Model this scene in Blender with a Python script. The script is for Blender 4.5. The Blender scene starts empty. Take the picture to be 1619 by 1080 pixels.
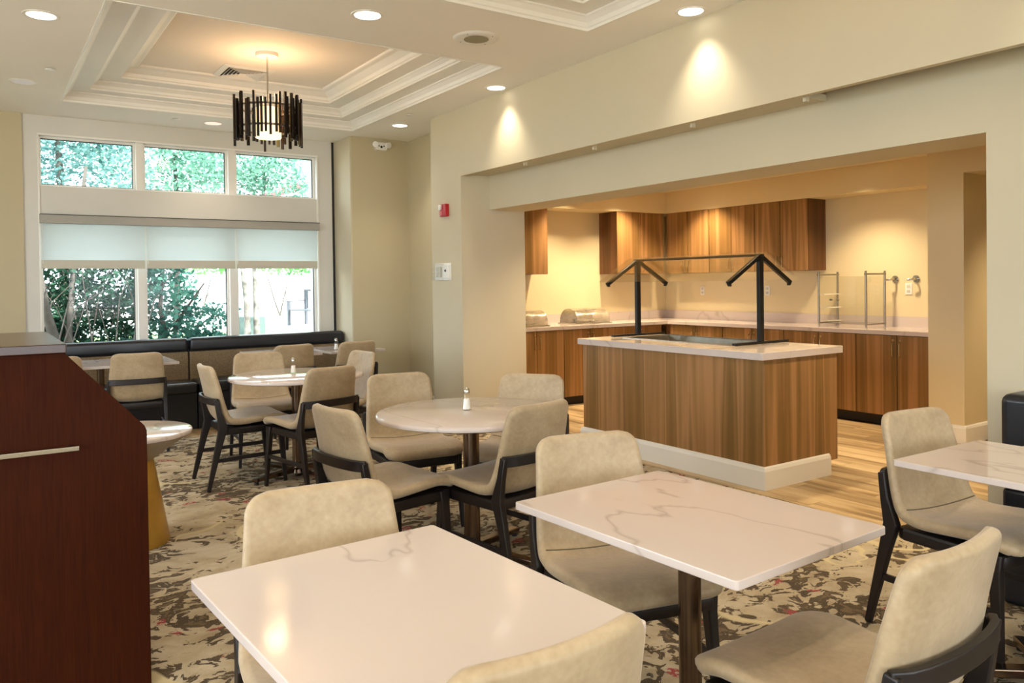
import bpy, bmesh, math, random
from math import sin, cos, pi, radians
from mathutils import Vector, Matrix
random.seed(7)
SC = bpy.context.scene
COL = SC.collection

# ------------------------------------------------------------------ camera
CAM_H = 1.41
YAW, PITCH, ROLL, FPX, YP = 0.594733611, -0.0131613267, -0.0129838934, 1248.333, 463.949
fw = Vector((sin(YAW)*cos(PITCH), cos(YAW)*cos(PITCH), sin(PITCH)))
rt = Vector((cos(YAW), -sin(YAW), 0)); up = rt.cross(fw)
r2 = rt*cos(ROLL) + up*sin(ROLL); u2 = -rt*sin(ROLL) + up*cos(ROLL)
cd = bpy.data.cameras.new('camera'); cam = bpy.data.objects.new('camera', cd); COL.objects.link(cam)
cam.matrix_world = Matrix(((r2.x, u2.x, -fw.x, 0), (r2.y, u2.y, -fw.y, 0), (r2.z, u2.z, -fw.z, CAM_H), (0, 0, 0, 1)))
cd.sensor_width = 36; cd.lens = 36*FPX/1619; cd.shift_y = -(540-YP)/1619; cd.clip_start = 0.05; cd.clip_end = 200
SC.camera = cam

# ------------------------------------------------------------------ world, sun, exposure
W = bpy.data.worlds.new('sky'); SC.world = W; W.use_nodes = True
wn = W.node_tree; wn.nodes.clear()
wo = wn.nodes.new('ShaderNodeOutputWorld'); wb = wn.nodes.new('ShaderNodeBackground')
wb.inputs[0].default_value = (0.84, 0.92, 1.0, 1); wb.inputs[1].default_value = 4.6
wn.links.new(wb.outputs[0], wo.inputs[0])
sd = bpy.data.lights.new('sun', 'SUN'); so = bpy.data.objects.new('sun', sd); COL.objects.link(so)
sd.energy = 8.0; sd.angle = radians(1.0); sd.color = (1, .95, .86)
so.rotation_euler = (radians(38), 0, radians(18))          # comes from behind the building, lights the garden
SC.view_settings.view_transform = 'Standard'; SC.view_settings.look = 'None'
SC.view_settings.gamma = 1; SC.view_settings.use_curve_mapping = False
SC.view_settings.exposure = 0.82
cy = SC.cycles
cy.max_bounces = 9; cy.diffuse_bounces = 6; cy.glossy_bounces = 4; cy.transmission_bounces = 6; cy.transparent_max_bounces = 12
cy.sample_clamp_indirect = 6; cy.caustics_reflective = False; cy.caustics_refractive = False
WARM = (1.0, .86, .68); WARM2 = (1.0, .79, .50); DAY = (.80, .90, 1.0)
pd = bpy.data.lights.new('window_portal', 'AREA'); pd.shape = 'RECTANGLE'; pd.size = 3.0; pd.size_y = 2.3
pd.cycles.is_portal = True
po = bpy.data.objects.new('window_portal', pd); po.location = (1.89, 9.06, 1.8); po.rotation_euler = (radians(-90), 0, 0)
COL.objects.link(po)
for px_, py_, rz_, wd in ((-3.5, -.3, 90, 3.6), (-3.5, 4.3, 90, 3.6), (-.6, -3.7, 180, 3.8), (3.0, -3.7, 180, 2.4)):     # portals for unseen window openings added to brighten the room
    pd = bpy.data.lights.new('window_portal', 'AREA'); pd.shape = 'RECTANGLE'; pd.size = wd; pd.size_y = 2.2; pd.cycles.is_portal = True
    po = bpy.data.objects.new('window_portal', pd); po.location = (px_, py_, 1.75); po.rotation_euler = (radians(-90), 0, radians(rz_)); COL.objects.link(po)

# ------------------------------------------------------------------ helpers
def srgb(r, g, b):
    f = lambda c: (c/255/12.92) if c/255 <= .04045 else ((c/255+.055)/1.055)**2.4
    return (f(r), f(g), f(b), 1)

class NT:
    def __init__(s, name, rough=.5, metal=0, spec=.5):
        s.m = bpy.data.materials.new(name); s.m.use_nodes = True; s.t = s.m.node_tree; s.N = s.t.nodes; s.L = s.t.links
        s.b = s.N['Principled BSDF']; s.b.inputs['Roughness'].default_value = rough; s.b.inputs['Metallic'].default_value = metal
        s.b.inputs['Specular IOR Level'].default_value = spec
    def n(s, typ, **kw):
        x = s.N.new(typ)
        for k, v in kw.items():
            if k.startswith('i_'):
                key = k[2:]; key = int(key) if key.isdigit() else key.replace('_', ' ')
                x.inputs[key].default_value = v
            else: setattr(x, k, v)
        return x
    def l(s, a, b): s.L.new(a, b)
    def coord(s, scale=(1, 1, 1), rot=(0, 0, 0), obj=True):
        c = s.n('ShaderNodeTexCoord') if obj else s.n('ShaderNodeNewGeometry')
        mp = s.n('ShaderNodeMapping'); mp.inputs['Scale'].default_value = scale; mp.inputs['Rotation'].default_value = rot
        s.l(c.outputs['Object' if obj else 'Position'], mp.inputs[0]); return mp.outputs[0]
    def noise(s, vec, scale, detail=3, rough=.5, dist=0):
        x = s.n('ShaderNodeTexNoise'); x.inputs['Scale'].default_value = scale; x.inputs['Detail'].default_value = detail
        x.inputs['Roughness'].default_value = rough; x.inputs['Distortion'].default_value = dist
        if vec is not None: s.l(vec, x.inputs['Vector'])
        return x.outputs['Fac']
    def ramp(s, fac, stops, interp='LINEAR'):
        r = s.n('ShaderNodeValToRGB'); e = r.color_ramp.elements; r.color_ramp.interpolation = interp
        e[0].position, e[0].color = stops[0]; e[1].position, e[1].color = stops[-1]
        for p, c in stops[1:-1]: k = e.new(p); k.color = c
        s.l(fac, r.inputs[0]); return r.outputs[0]
    def mix(s, fac, a, b, mode='MIX'):
        x = s.n('ShaderNodeMix', data_type='RGBA', blend_type=mode)
        for sock, v in ((x.inputs[0], fac), (x.inputs[6], a), (x.inputs[7], b)):
            if isinstance(v, (int, float)): sock.default_value = v
            elif isinstance(v, tuple): sock.default_value = v
            else: s.l(v, sock)
        return x.outputs[2]
    def color(s, c):
        if isinstance(c, tuple): s.b.inputs['Base Color'].default_value = c
        else: s.l(c, s.b.inputs['Base Color'])
    def bump(s, h, strength=.2, dist=.01):
        x = s.n('ShaderNodeBump'); x.inputs['Strength'].default_value = strength; x.inputs['Distance'].default_value = dist
        s.l(h, x.inputs['Height']); s.l(x.outputs[0], s.b.inputs['Normal'])

def plain(name, c, rough=.5, metal=0, var=.06, vs=6, bump=0, bs=200, spec=.5):
    t = NT(name, rough, metal, spec); v = t.coord(obj=False)
    f = t.noise(v, vs, 3)
    a = tuple(x*(1-var) for x in c[:3])+(1,); b = tuple(min(1, x*(1+var)) for x in c[:3])+(1,)
    t.color(t.ramp(f, [(.3, a), (.7, b)]))
    if bump: t.bump(t.noise(v, bs, 2), bump, .002)
    return t.m

def emit(name, c, s):
    t = NT(name); t.b.inputs['Base Color'].default_value = (*c, 1)
    t.b.inputs['Emission Color'].default_value = (*c, 1); t.b.inputs['Emission Strength'].default_value = s
    return t.m

def glassmat(name, tint=(1, 1, 1), refl=.08, rough=0.0):
    m = bpy.data.materials.new(name); m.use_nodes = True; t = m.node_tree; t.nodes.clear()
    o = t.nodes.new('ShaderNodeOutputMaterial'); mx = t.nodes.new('ShaderNodeMixShader')
    a = t.nodes.new('ShaderNodeBsdfTransparent'); a.inputs[0].default_value = (*tint, 1)
    g = t.nodes.new('ShaderNodeBsdfGlossy'); g.inputs['Roughness'].default_value = rough
    lw = t.nodes.new('ShaderNodeLayerWeight'); fr = t.nodes.new('ShaderNodeMath'); fr.operation = 'POWER'; fr.inputs[1].default_value = 5
    t.links.new(lw.outputs['Facing'], fr.inputs[0])
    mu = t.nodes.new('ShaderNodeMath'); mu.operation = 'MULTIPLY_ADD'; mu.inputs[1].default_value = .8; mu.inputs[2].default_value = refl*.4
    t.links.new(fr.outputs[0], mu.inputs[0]); t.links.new(mu.outputs[0], mx.inputs[0])
    t.links.new(a.outputs[0], mx.inputs[1]); t.links.new(g.outputs[0], mx.inputs[2]); t.links.new(mx.outputs[0], o.inputs[0])
    return m

# ---- materials
MT = {}
MT['wall'] = plain('wall_paint', srgb(199, 189, 162), .75, var=.03, vs=1.2, bump=.05, bs=120)
MT['niche'] = plain('wall_paint_sand', srgb(190, 178, 146), .75, var=.03, vs=1.2, bump=.05, bs=120)
MT['kwall'] = plain('kitchen_paint', srgb(218, 202, 162), .7, var=.03, vs=1.2, bump=.04, bs=120)
MT['ceil'] = plain('ceiling_paint', srgb(241, 236, 226), .8, var=.02, vs=1)
MT['ceil_in'] = plain('tray_paint', srgb(236, 228, 216), .8, var=.02, vs=1)
MT['white'] = plain('white_trim_paint', srgb(232, 229, 221), .45, var=.02, vs=2)
MT['surround'] = plain('window_surround_paint', srgb(208, 205, 196), .5, var=.02, vs=2)
MT['darkwood'] = plain('espresso_wood', srgb(23, 14, 11), .45, var=.25, vs=25)
MT['black_metal'] = plain('black_metal', srgb(18, 18, 19), .4, .2, var=.15)
MT['steel'] = plain('brushed_steel', srgb(150, 142, 130), .28, 1, var=.08, vs=30)
MT['bronze'] = plain('bronze_column', srgb(118, 100, 84), .25, 1, var=.1, vs=20)
MT['chrome'] = plain('chrome', srgb(200, 198, 190), .15, 1, var=.03)
MT['brass'] = plain('satin_nickel', srgb(190, 165, 120), .3, 1, var=.05)
MT['leather'] = plain('black_leather', srgb(30, 31, 35), .3, var=.15, vs=40, bump=.04, bs=250)
MT['toe'] = plain('dark_toe_kick', srgb(26, 18, 16), .5, var=.1)
MT['red'] = plain('alarm_red', srgb(176, 24, 34), .3, var=.03)
MT['plastic'] = plain('white_plastic', srgb(232, 230, 222), .35, var=.02)
MT['dot'] = plain('dark_plastic', srgb(30, 30, 30), .5, var=.05)
MT['glass'] = glassmat('window_glass', (.97, 1, 1), .02)
MT['clear'] = glassmat('clear_acrylic', (.98, .98, .97), .12, .02)
MT['sneeze'] = glassmat('sneeze_glass', (.985, .99, .98), .1)
MT['salt'] = plain('salt_grains', srgb(240, 240, 236), .8, var=.03)
MT['steelpan'] = plain('steam_table_steel', srgb(150, 145, 135), .3, 1, var=.1, vs=14)
MT['tan_cone'] = plain('gold_lacquer', srgb(196, 152, 62), .3, var=.1, vs=9, metal=.25)
MT['greycone'] = plain('taupe_lacquer', srgb(150, 135, 115), .4, var=.1, vs=9)

def mat_chair():
    t = NT('suede_vinyl', .45, 0, .4); v = t.coord()
    f = t.noise(v, 5, 4, .6, .6); g = t.noise(v, 60, 3)
    c = t.ramp(f, [(.28, srgb(154, 131, 98)), (.5, srgb(173, 151, 118)), (.75, srgb(190, 169, 137))])
    c = t.mix(.18, c, t.ramp(g, [(.3, srgb(136, 117, 86)), (.7, srgb(192, 176, 146))]))
    t.color(c); t.bump(g, .12, .002); t.b.inputs['Sheen Weight'].default_value = .25
    return t.m
MT['vinyl'] = mat_chair()
MT['seam'] = plain('seam_thread', srgb(96, 82, 60), .7, var=.05)

def mat_quartz():
    t = NT('white_quartz', .09, 0, .36); v = t.coord(obj=False)
    w = t.noise(t.coord(rot=(0, 0, radians(35)), scale=(1.9, .8, 1), obj=False), .95, 4, .5, .35)
    d = t.n('ShaderNodeMath', operation='SUBTRACT', i_1=.5); t.l(w, d.inputs[0])
    a = t.n('ShaderNodeMath', operation='ABSOLUTE'); t.l(d.outputs[0], a.inputs[0])
    brk = t.noise(v, 2.3, 2)
    ad = t.n('ShaderNodeMath', operation='ADD'); t.l(a.outputs[0], ad.inputs[0])
    br = t.n('ShaderNodeMapRange'); br.inputs[1].default_value = .26; br.inputs[2].default_value = .38; br.inputs[3].default_value = .03; br.inputs[4].default_value = 0
    t.l(brk, br.inputs[0]); t.l(br.outputs[0], ad.inputs[1])
    c = t.ramp(ad.outputs[0], [(0, srgb(182, 168, 159)), (.003, srgb(191, 178, 169)), (.010, srgb(203, 190, 182)), (.3, srgb(206, 194, 187))])
    t.color(c); return t.m
MT['quartz'] = mat_quartz()

def mat_laminate(name, base, axis='Y', rough=.38):
    # vertical bands that vary along the run of the panel and stay constant with height
    t = NT(name, rough, 0, .4)
    v = t.coord(scale=(1, 1, .03), obj=False)
    b = t.noise(v, 6.4, 1.6, .5, .1); g = t.noise(t.coord(scale=(1, 1, .03), obj=False), 90, 3, .6)
    r_, g_, b_ = base
    k = lambda f, w=1: srgb(min(255, r_*f), min(255, g_*f), min(255, b_*f*w))
    c = t.ramp(b, [(.34, k(.78, .9)), (.43, k(.95)), (.49, k(.83, .95)), (.55, k(1.14, 1.15)), (.62, k(.95)), (.70, k(1.15, 1.15))])
    c = t.mix(.10, c, t.ramp(g, [(.3, k(.6)), (.7, k(1.25))]))
    t.color(c); t.bump(g, .06, .001); return t.m
MT['lam'] = mat_laminate('zebrano_laminate', (147, 109, 62))
MT['lam_side'] = mat_laminate('zebrano_laminate_dark_edge', (108, 70, 38))

def mat_plank():
    t = NT('oak_vinyl_plank', .42, 0, .4)
    oi = t.n('ShaderNodeObjectInfo')
    cmb = t.n('ShaderNodeVectorMath', operation='ADD'); v = t.coord(scale=(1, .1, 1), obj=False)
    sc = t.n('ShaderNodeVectorMath', operation='SCALE'); sc.inputs[0].default_value = (31, 17, 5); t.l(oi.outputs['Random'], sc.inputs['Scale'])
    t.l(v, cmb.inputs[0]); t.l(sc.outputs[0], cmb.inputs[1])
    f = t.noise(cmb.outputs[0], 11, 3, .5, .2); g = t.noise(cmb.outputs[0], 90, 2)
    c = t.ramp(f, [(.32, srgb(128, 102, 68)), (.48, srgb(186, 160, 120)), (.68, srgb(208, 186, 146))])
    c = t.mix(.15, c, t.ramp(g, [(.3, srgb(120, 90, 55)), (.7, srgb(220, 190, 150))]))
    tone = t.ramp(oi.outputs['Random'], [(0, (.60, .57, .52, 1)), (.35, (.85, .83, .80, 1)), (.7, (1, 1, 1, 1)), (1, (1.0, 1.0, 1.0, 1))])
    t.color(t.mix(1, c, tone, 'MULTIPLY')); return t.m
MT['plank'] = mat_plank()

def mat_carpet():
    t = NT('patterned_carpet', .95, 0, .1)
    v0 = t.coord(obj=False)
    warp = t.n('ShaderNodeTexNoise'); warp.inputs['Scale'].default_value = 3.2; warp.inputs['Detail'].default_value = 3; t.l(v0, warp.inputs['Vector'])
    ws = t.n('ShaderNodeVectorMath', operation='SCALE'); ws.inputs['Scale'].default_value = .28; t.l(warp.outputs['Color'], ws.inputs[0])
    wa = t.n('ShaderNodeVectorMath', operation='ADD'); t.l(v0, wa.inputs[0]); t.l(ws.outputs[0], wa.inputs[1])
    mp = t.n('ShaderNodeMapping'); mp.inputs['Rotation'].default_value = (0, 0, radians(28)); mp.inputs['Scale'].default_value = (1, 1.45, 1); t.l(wa.outputs[0], mp.inputs[0])
    v = mp.outputs[0]
    base = t.ramp(t.noise(v, 5, 4, .6), [(.3, srgb(156, 139, 112)), (.5, srgb(184, 168, 141)), (.7, srgb(200, 187, 164))])
    # fine broken dark strokes gathered in drifts
    big = t.noise(v0, 1.5, 2, .5, .3)
    blot = t.noise(v, 12, 4, .58, .6)
    s1 = t.n('ShaderNodeMath', operation='MULTIPLY_ADD', i_1=.62); t.l(big, s1.inputs[0]); t.l(blot, s1.inputs[2])
    m1 = t.ramp(s1.outputs[0], [(.825, (0, 0, 0, 1)), (.84, (1, 1, 1, 1))])
    # hollow centres inside the strokes
    hol = t.ramp(s1.outputs[0], [(.94, (0, 0, 0, 1)), (.955, (1, 1, 1, 1))])
    dark = t.mix(hol, t.ramp(t.noise(v, 6, 2), [(.4, srgb(38, 24, 16)), (.6, srgb(58, 43, 29))]), srgb(98, 79, 56))
    c = t.mix(m1, base, dark)
    # cream raised vines
    w = t.noise(v0, 1.35, 2, .5, 1.0)
    dd = t.n('ShaderNodeMath', operation='SUBTRACT', i_1=.42); t.l(w, dd.inputs[0]); ab = t.n('ShaderNodeMath', operation='ABSOLUTE'); t.l(dd.outputs[0], ab.inputs[0])
    gate = t.noise(v0, .9, 1)
    ad = t.n('ShaderNodeMath', operation='MULTIPLY_ADD', i_1=-.25, i_2=.155); t.l(gate, ad.inputs[0])
    ad2 = t.n('ShaderNodeMath', operation='ADD'); t.l(ab.outputs[0], ad2.inputs[0]); t.l(ad.outputs[0], ad2.inputs[1])
    vm = t.ramp(ad2.outputs[0], [(.022, (1, 1, 1, 1)), (.032, (0, 0, 0, 1))])
    c = t.mix(vm, c, srgb(206, 190, 150))
    # red flecks
    vo = t.n('ShaderNodeTexVoronoi'); vo.inputs['Scale'].default_value = 5.5; t.l(wa.outputs[0], vo.inputs['Vector'])
    rs = t.n('ShaderNodeMath', operation='MULTIPLY_ADD', i_1=-.9, i_2=.62); t.l(t.noise(v0, .8, 1), rs.inputs[0])
    rr = t.n('ShaderNodeMath', operation='ADD'); t.l(vo.outputs['Distance'], rr.inputs[0]); t.l(rs.outputs[0], rr.inputs[1])
    rm = t.ramp(rr.outputs[0], [(.30, (1, 1, 1, 1)), (.32, (0, 0, 0, 1))])
    br = t.ramp(t.noise(v0, 60, 2), [(.45, (0, 0, 0, 1)), (.5, (1, 1, 1, 1))])
    rm2 = t.mix(1, rm, br, 'MULTIPLY')
    c = t.mix(rm2, c, srgb(150, 34, 52))
    fine = t.noise(v0, 260, 2)
    c = t.mix(.22, c, t.ramp(fine, [(.3, srgb(60, 48, 34)), (.7, srgb(200, 184, 156))]))
    t.color(c); t.bump(fine, .5, .004); return t.m
MT['carpet'] = mat_carpet()

def mat_tweed():
    t = NT('tweed_fabric', .9, 0, .1); v = t.coord(obj=False)
    f = t.noise(v, 150, 3, .7); g = t.noise(t.coord(scale=(1, 1, 3), obj=False), 60, 2)
    t.color(t.mix(.5, t.ramp(f, [(.35, srgb(92, 78, 58)), (.65, srgb(176, 154, 122))]), t.ramp(g, [(.4, srgb(104, 88, 66)), (.6, srgb(150, 130, 102))])))
    t.bump(f, .4, .003); return t.m
MT['tweed'] = mat_tweed()

def mat_mahogany():
    t = NT('mahogany_laminate', .6, 0, .06); v = t.coord(scale=(1, 1, .05), obj=False)
    f = t.noise(v, 45, 4, .6); g = t.noise(v, 180, 2)
    t.color(t.mix(.4, t.ramp(f, [(.3, srgb(50, 19, 6)), (.7, srgb(61, 25, 8))]), t.ramp(g, [(.3, srgb(45, 17, 5)), (.7, srgb(65, 28, 10))])))
    t.bump(g, .05, .001); return t.m
MT['mahog'] = mat_mahogany()
MT['mahog_top'] = plain('polished_mahogany_top', srgb(58, 28, 18), .22, var=.1, vs=20, spec=.6)
MT['tray_rod'] = plain('bronze_rod', srgb(66, 50, 36), .32, .75, var=.3, vs=12)
MT['rod2'] = plain('dark_bronze_rod', srgb(34, 26, 22), .35, .7, var=.2, vs=12)
MT['rod3'] = plain('olive_bronze_rod', srgb(104, 94, 54), .35, .7, var=.2, vs=12)

def mat_shade():
    m = bpy.data.materials.new('roller_shade_mesh'); m.use_nodes = True; t = m.node_tree; t.nodes.clear()
    o = t.nodes.new('ShaderNodeOutputMaterial'); a = t.nodes.new('ShaderNodeBsdfDiffuse'); b = t.nodes.new('ShaderNodeBsdfTranslucent'); c = t.nodes.new('ShaderNodeBsdfTransparent')
    n = t.nodes.new('ShaderNodeTexNoise'); n.inputs['Scale'].default_value = 2; r = t.nodes.new('ShaderNodeValToRGB')
    r.color_ramp.elements[0].color = (.70, .75, .74, 1); r.color_ramp.elements[1].color = (.76, .81, .80, 1)
    t.links.new(n.outputs[0], r.inputs[0]); t.links.new(r.outputs[0], a.inputs[0]); t.links.new(r.outputs[0], b.inputs[0])
    m1 = t.nodes.new('ShaderNodeMixShader'); m1.inputs[0].default_value = .5; m2 = t.nodes.new('ShaderNodeMixShader'); m2.inputs[0].default_value = .05
    t.links.new(a.outputs[0], m1.inputs[1]); t.links.new(b.outputs[0], m1.inputs[2]); t.links.new(m1.outputs[0], m2.inputs[1]); t.links.new(c.outputs[0], m2.inputs[2]); t.links.new(m2.outputs[0], o.inputs[0])
    return m
MT['shade'] = mat_shade()
MT['shade_rail'] = plain('shade_hem_vinyl', srgb(196, 192, 176), .6, var=.02)
MT['cassette'] = plain('grey_cassette', srgb(160, 156, 146), .5, var=.03)

# ---- mesh building
class MB:
    def __init__(s): s.v = []; s.f = []
    def add(s, vs, fs):
        o = len(s.v); s.v += [tuple(p) for p in vs]; s.f += [tuple(i+o for i in f) for f in fs]; return s
    def box(s, x0, y0, z0, x1, y1, z1):
        x0, x1 = sorted((x0, x1)); y0, y1 = sorted((y0, y1)); z0, z1 = sorted((z0, z1))
        v = [(x0, y0, z0), (x1, y0, z0), (x1, y1, z0), (x0, y1, z0), (x0, y0, z1), (x1, y0, z1), (x1, y1, z1), (x0, y1, z1)]
        return s.add(v, [(0, 3, 2, 1), (4, 5, 6, 7), (0, 1, 5, 4), (1, 2, 6, 5), (2, 3, 7, 6), (3, 0, 4, 7)])
    def prism(s, poly, a, b, axis='y'):
        # poly in the plane across axis, from a to b
        n = len(poly)
        P = {'y': lambda p, h: (p[0], h, p[1]), 'x': lambda p, h: (h, p[0], p[1]), 'z': lambda p, h: (p[0], p[1], h)}[axis]
        v = [P(p, a) for p in poly] + [P(p, b) for p in poly]
        f = [tuple(range(n-1, -1, -1)), tuple(range(n, 2*n))] + [(i, (i+1) % n, n+(i+1) % n, n+i) for i in range(n)]
        return s.add(v, f)
    def lathe(s, prof, c=(0, 0, 0), n=32, cap=True):
        v = []; f = []; k = len(prof)
        for i in range(n):
            a = 2*pi*i/n
            for r, z in prof: v.append((c[0]+r*cos(a), c[1]+r*sin(a), c[2]+z))
        for i in range(n):
            j = (i+1) % n
            for q in range(k-1): f.append((i*k+q, j*k+q, j*k+q+1, i*k+q+1))
        if cap:
            if prof[0][0] > 1e-6: f.append(tuple(i*k for i in range(n-1, -1, -1)))
            if prof[-1][0] > 1e-6: f.append(tuple(i*k+k-1 for i in range(n)))
        return s.add(v, f)
    def cyl(s, a, b, r, n=12, r2=None):
        return s.tube([a, b], [r, r if r2 is None else r2], n)
    def tube(s, pts, rad, n=8):
        pts = [Vector(p) for p in pts]; k = len(pts)
        if isinstance(rad, (int, float)): rad = [rad]*k
        v = []; f = []; ref = None
        for i, p in enumerate(pts):
            t = (pts[min(i+1, k-1)]-pts[max(i-1, 0)]).normalized()
            if ref is None: ref = Vector((0, 0, 1)) if abs(t.z) < .9 else Vector((1, 0, 0))
            u = t.cross(ref).normalized(); w = u.cross(t).normalized(); ref = w
            for j in range(n):
                a = 2*pi*j/n; v.append(p+u*cos(a)*rad[i]+w*sin(a)*rad[i])
        for i in range(k-1):
            for j in range(n): f.append((i*n+j, i*n+(j+1) % n, (i+1)*n+(j+1) % n, (i+1)*n+j))
        f.append(tuple(range(n-1, -1, -1))); f.append(tuple((k-1)*n+j for j in range(n)))
        return s.add(v, f)
    def bar(s, pts, size, xdir=(1, 0, 0)):
        # rectangular section (a along xdir, b across) per point
        pts = [Vector(p) for p in pts]; k = len(pts); v = []; f = []
        for i, p in enumerate(pts):
            t = (pts[min(i+1, k-1)]-pts[max(i-1, 0)]).normalized()
            x = Vector(xdir) if not isinstance(xdir, list) else Vector(xdir[i])
            x = (x-t*x.dot(t)).normalized(); y = t.cross(x)
            a, b = size[i] if isinstance(size, list) else size
            for sx, sy in ((-1, -1), (1, -1), (1, 1), (-1, 1)): v.append(p+x*a/2*sx+y*b/2*sy)
        for i in range(k-1):
            for j in range(4): f.append((i*4+j, i*4+(j+1) % 4, (i+1)*4+(j+1) % 4, (i+1)*4+j))
        f.append((3, 2, 1, 0)); f.append(tuple((k-1)*4+j for j in range(4)))
        return s.add(v, f)
    def mesh(s, name, mat, smooth=None, bevel=0):
        me = bpy.data.meshes.new(name); me.from_pydata(s.v, [], s.f)
        if mat: me.materials.append(mat)
        bm = bmesh.new(); bm.from_mesh(me); bmesh.ops.recalc_face_normals(bm, faces=bm.faces)
        if bevel:
            es = [e for e in bm.edges if len(e.link_faces) == 2 and e.calc_face_angle(0) > radians(35)]
            bmesh.ops.bevel(bm, geom=es, offset=bevel, segments=2, profile=.5, affect='EDGES', clamp_overlap=True)
        bm.to_mesh(me); bm.free()
        if smooth is not None or bevel:
            me.polygons.foreach_set('use_smooth', [True]*len(me.polygons)); me.set_sharp_from_angle(angle=radians(smooth or 20))
        return me

def tag(o, label=None, cat=None, group=None, kind=None):
    if label: o['label'] = label
    if cat: o['category'] = cat
    if group: o['group'] = group
    if kind: o['kind'] = kind
    return o
def obj(name, mb, mat=None, parent=None, smooth=None, bevel=0, loc=None):
    me = mb if isinstance(mb, bpy.types.Mesh) else mb.mesh(name, MT[mat] if isinstance(mat, str) else mat, smooth, bevel)
    o = bpy.data.objects.new(name, me); COL.objects.link(o)
    if parent: o.parent = parent
    if loc: o.location = loc
    return o
def thing(name, loc, label, cat, group=None, rz=0):
    o = bpy.data.objects.new(name, None); COL.objects.link(o); o.location = loc; o.rotation_euler = (0, 0, rz); o.empty_display_size = .1
    return tag(o, label, cat, group)
KIDS = {}
def dup(o, parent=None):
    c = o.copy(); COL.objects.link(c); c.parent = parent
    for ch in [x for x in KIDS_OF(o)]: dup(ch, c)
    return c
def KIDS_OF(o): return [x for x in list(COL.objects) if x.parent == o]
def struct(name, mb, mat, parent=None, **k):
    o = obj(name, mb, mat, parent, **k)
    if not parent: o['kind'] = 'structure'
    return o

# ------------------------------------------------------------------ room shell
ZC = 3.09; XB = 3.85; XH = 4.174; YW = 8.86; ZK = 2.556
LX, BY = -3.4, -3.6        # unseen left wall and back wall
m = MB(); m.box(LX-.2, BY-.2, -.3, 9, 9.1, -.012); struct('floor', m, plain('subfloor', srgb(110, 90, 66), .8))
fl = bpy.data.objects['floor']
m = MB(); m.box(LX, BY, -.012, 4.245, 7.78, 0); carp = struct('floor_carpet', m, 'carpet'); carp['label'] = 'patterned beige and brown carpet of the dining area'
# planks of the wood floor, each a part
def planks(x0, x1, y0, y1, w, L):
    cache = {}; i = 0; x = x0
    while x < x1-.01:
        xe = min(x+w, x1); y = y0 - (i*.37 % 1)*L
        while y < y1:
            a, b = max(y, y0), min(y+L, y1)
            if b-a > .03:
                key = (round(xe-x, 3), round(b-a, 3))
                if key not in cache:
                    q = MB(); g = .0012
                    q.box(g, g, -.012, xe-x-g, b-a-g, -.0006); cache[key] = q.mesh('plank', MT['plank'])
                o = bpy.data.objects.new('plank', cache[key]); COL.objects.link(o); o.parent = fl; o.location = (x, a, 0)
            y += L
        x = xe; i += 1
planks(4.245, 7.15, .6, 7.2, .16, 1.22)
planks(-2.0, 3.5, 7.78, 8.3, .5, .13)
m = MB(); m.box(4.225, BY, -.01, 4.25, 7.1, .004); struct('trim_carpet_edge', m, plain('transition_strip', srgb(176, 150, 108), .4))

# ceiling with two trays
TR = [(.658, 5.14, 3.41, 8.10), (.658, 1.14, 3.41, 4.10)]
m = MB()
xs = (LX-.2, .658, 3.41, XB+.02)
m.box(xs[0], BY-.2, ZC, xs[1], 9.1, ZC+.05); m.box(xs[2], BY-.2, ZC, 4.7, 9.1, ZC+.05)
m.box(xs[1], BY-.2, ZC, xs[2], 1.14, ZC+.05); m.box(xs[1], 4.10, ZC, xs[2], 5.14, ZC+.05); m.box(xs[1], 8.10, ZC, xs[2], 9.1, ZC+.05)
ce = struct('ceiling', m, 'ceil')
m = MB(); m.box(LX-.2, BY-.2, 3.5, 4.7, 9.2, 3.56); struct('ceiling_slab', m, 'ceil')
prof = [(-.014, ZC+.0002), (-.014, ZC-.003), (0, ZC-.003), (.002, ZC+.014), (.01, ZC+.02), (.018, ZC+.045), (.045, ZC+.07), (.058, ZC+.076), (.058, ZC+.086),
        (.20, ZC+.086), (.20, ZC+.10), (.21, ZC+.106), (.218, ZC+.128), (.246, ZC+.15), (.258, ZC+.156), (.258, ZC+.166),
        (.42, ZC+.166), (.42, ZC+.182), (.432, ZC+.188), (.44, ZC+.215), (.50, ZC+.25), (.535, ZC+.256), (.545, ZC+.262), (.55, ZC+.275)]
for ti, (x0, y0, x1, y1) in enumerate(TR):
    m = MB(); vs = []; fs = []
    for d, z in prof: vs += [(x0+d, y0+d, z), (x1-d, y0+d, z), (x1-d, y1-d, z), (x0+d, y1-d, z)]
    for k in range(len(prof)-1):
        for j in range(4): fs.append((k*4+j, k*4+(j+1) % 4, k*4+4+(j+1) % 4, k*4+4+j))
    m.add(vs, fs); struct('trim_%d' % (ti+1), m, 'white')
    d = .55; m = MB(); m.box(x0+d-.01, y0+d-.01, ZC+.275, x1-d+.01, y1-d+.01, ZC+.30); struct('ceiling_tray', m, 'ceil_in')

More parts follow.
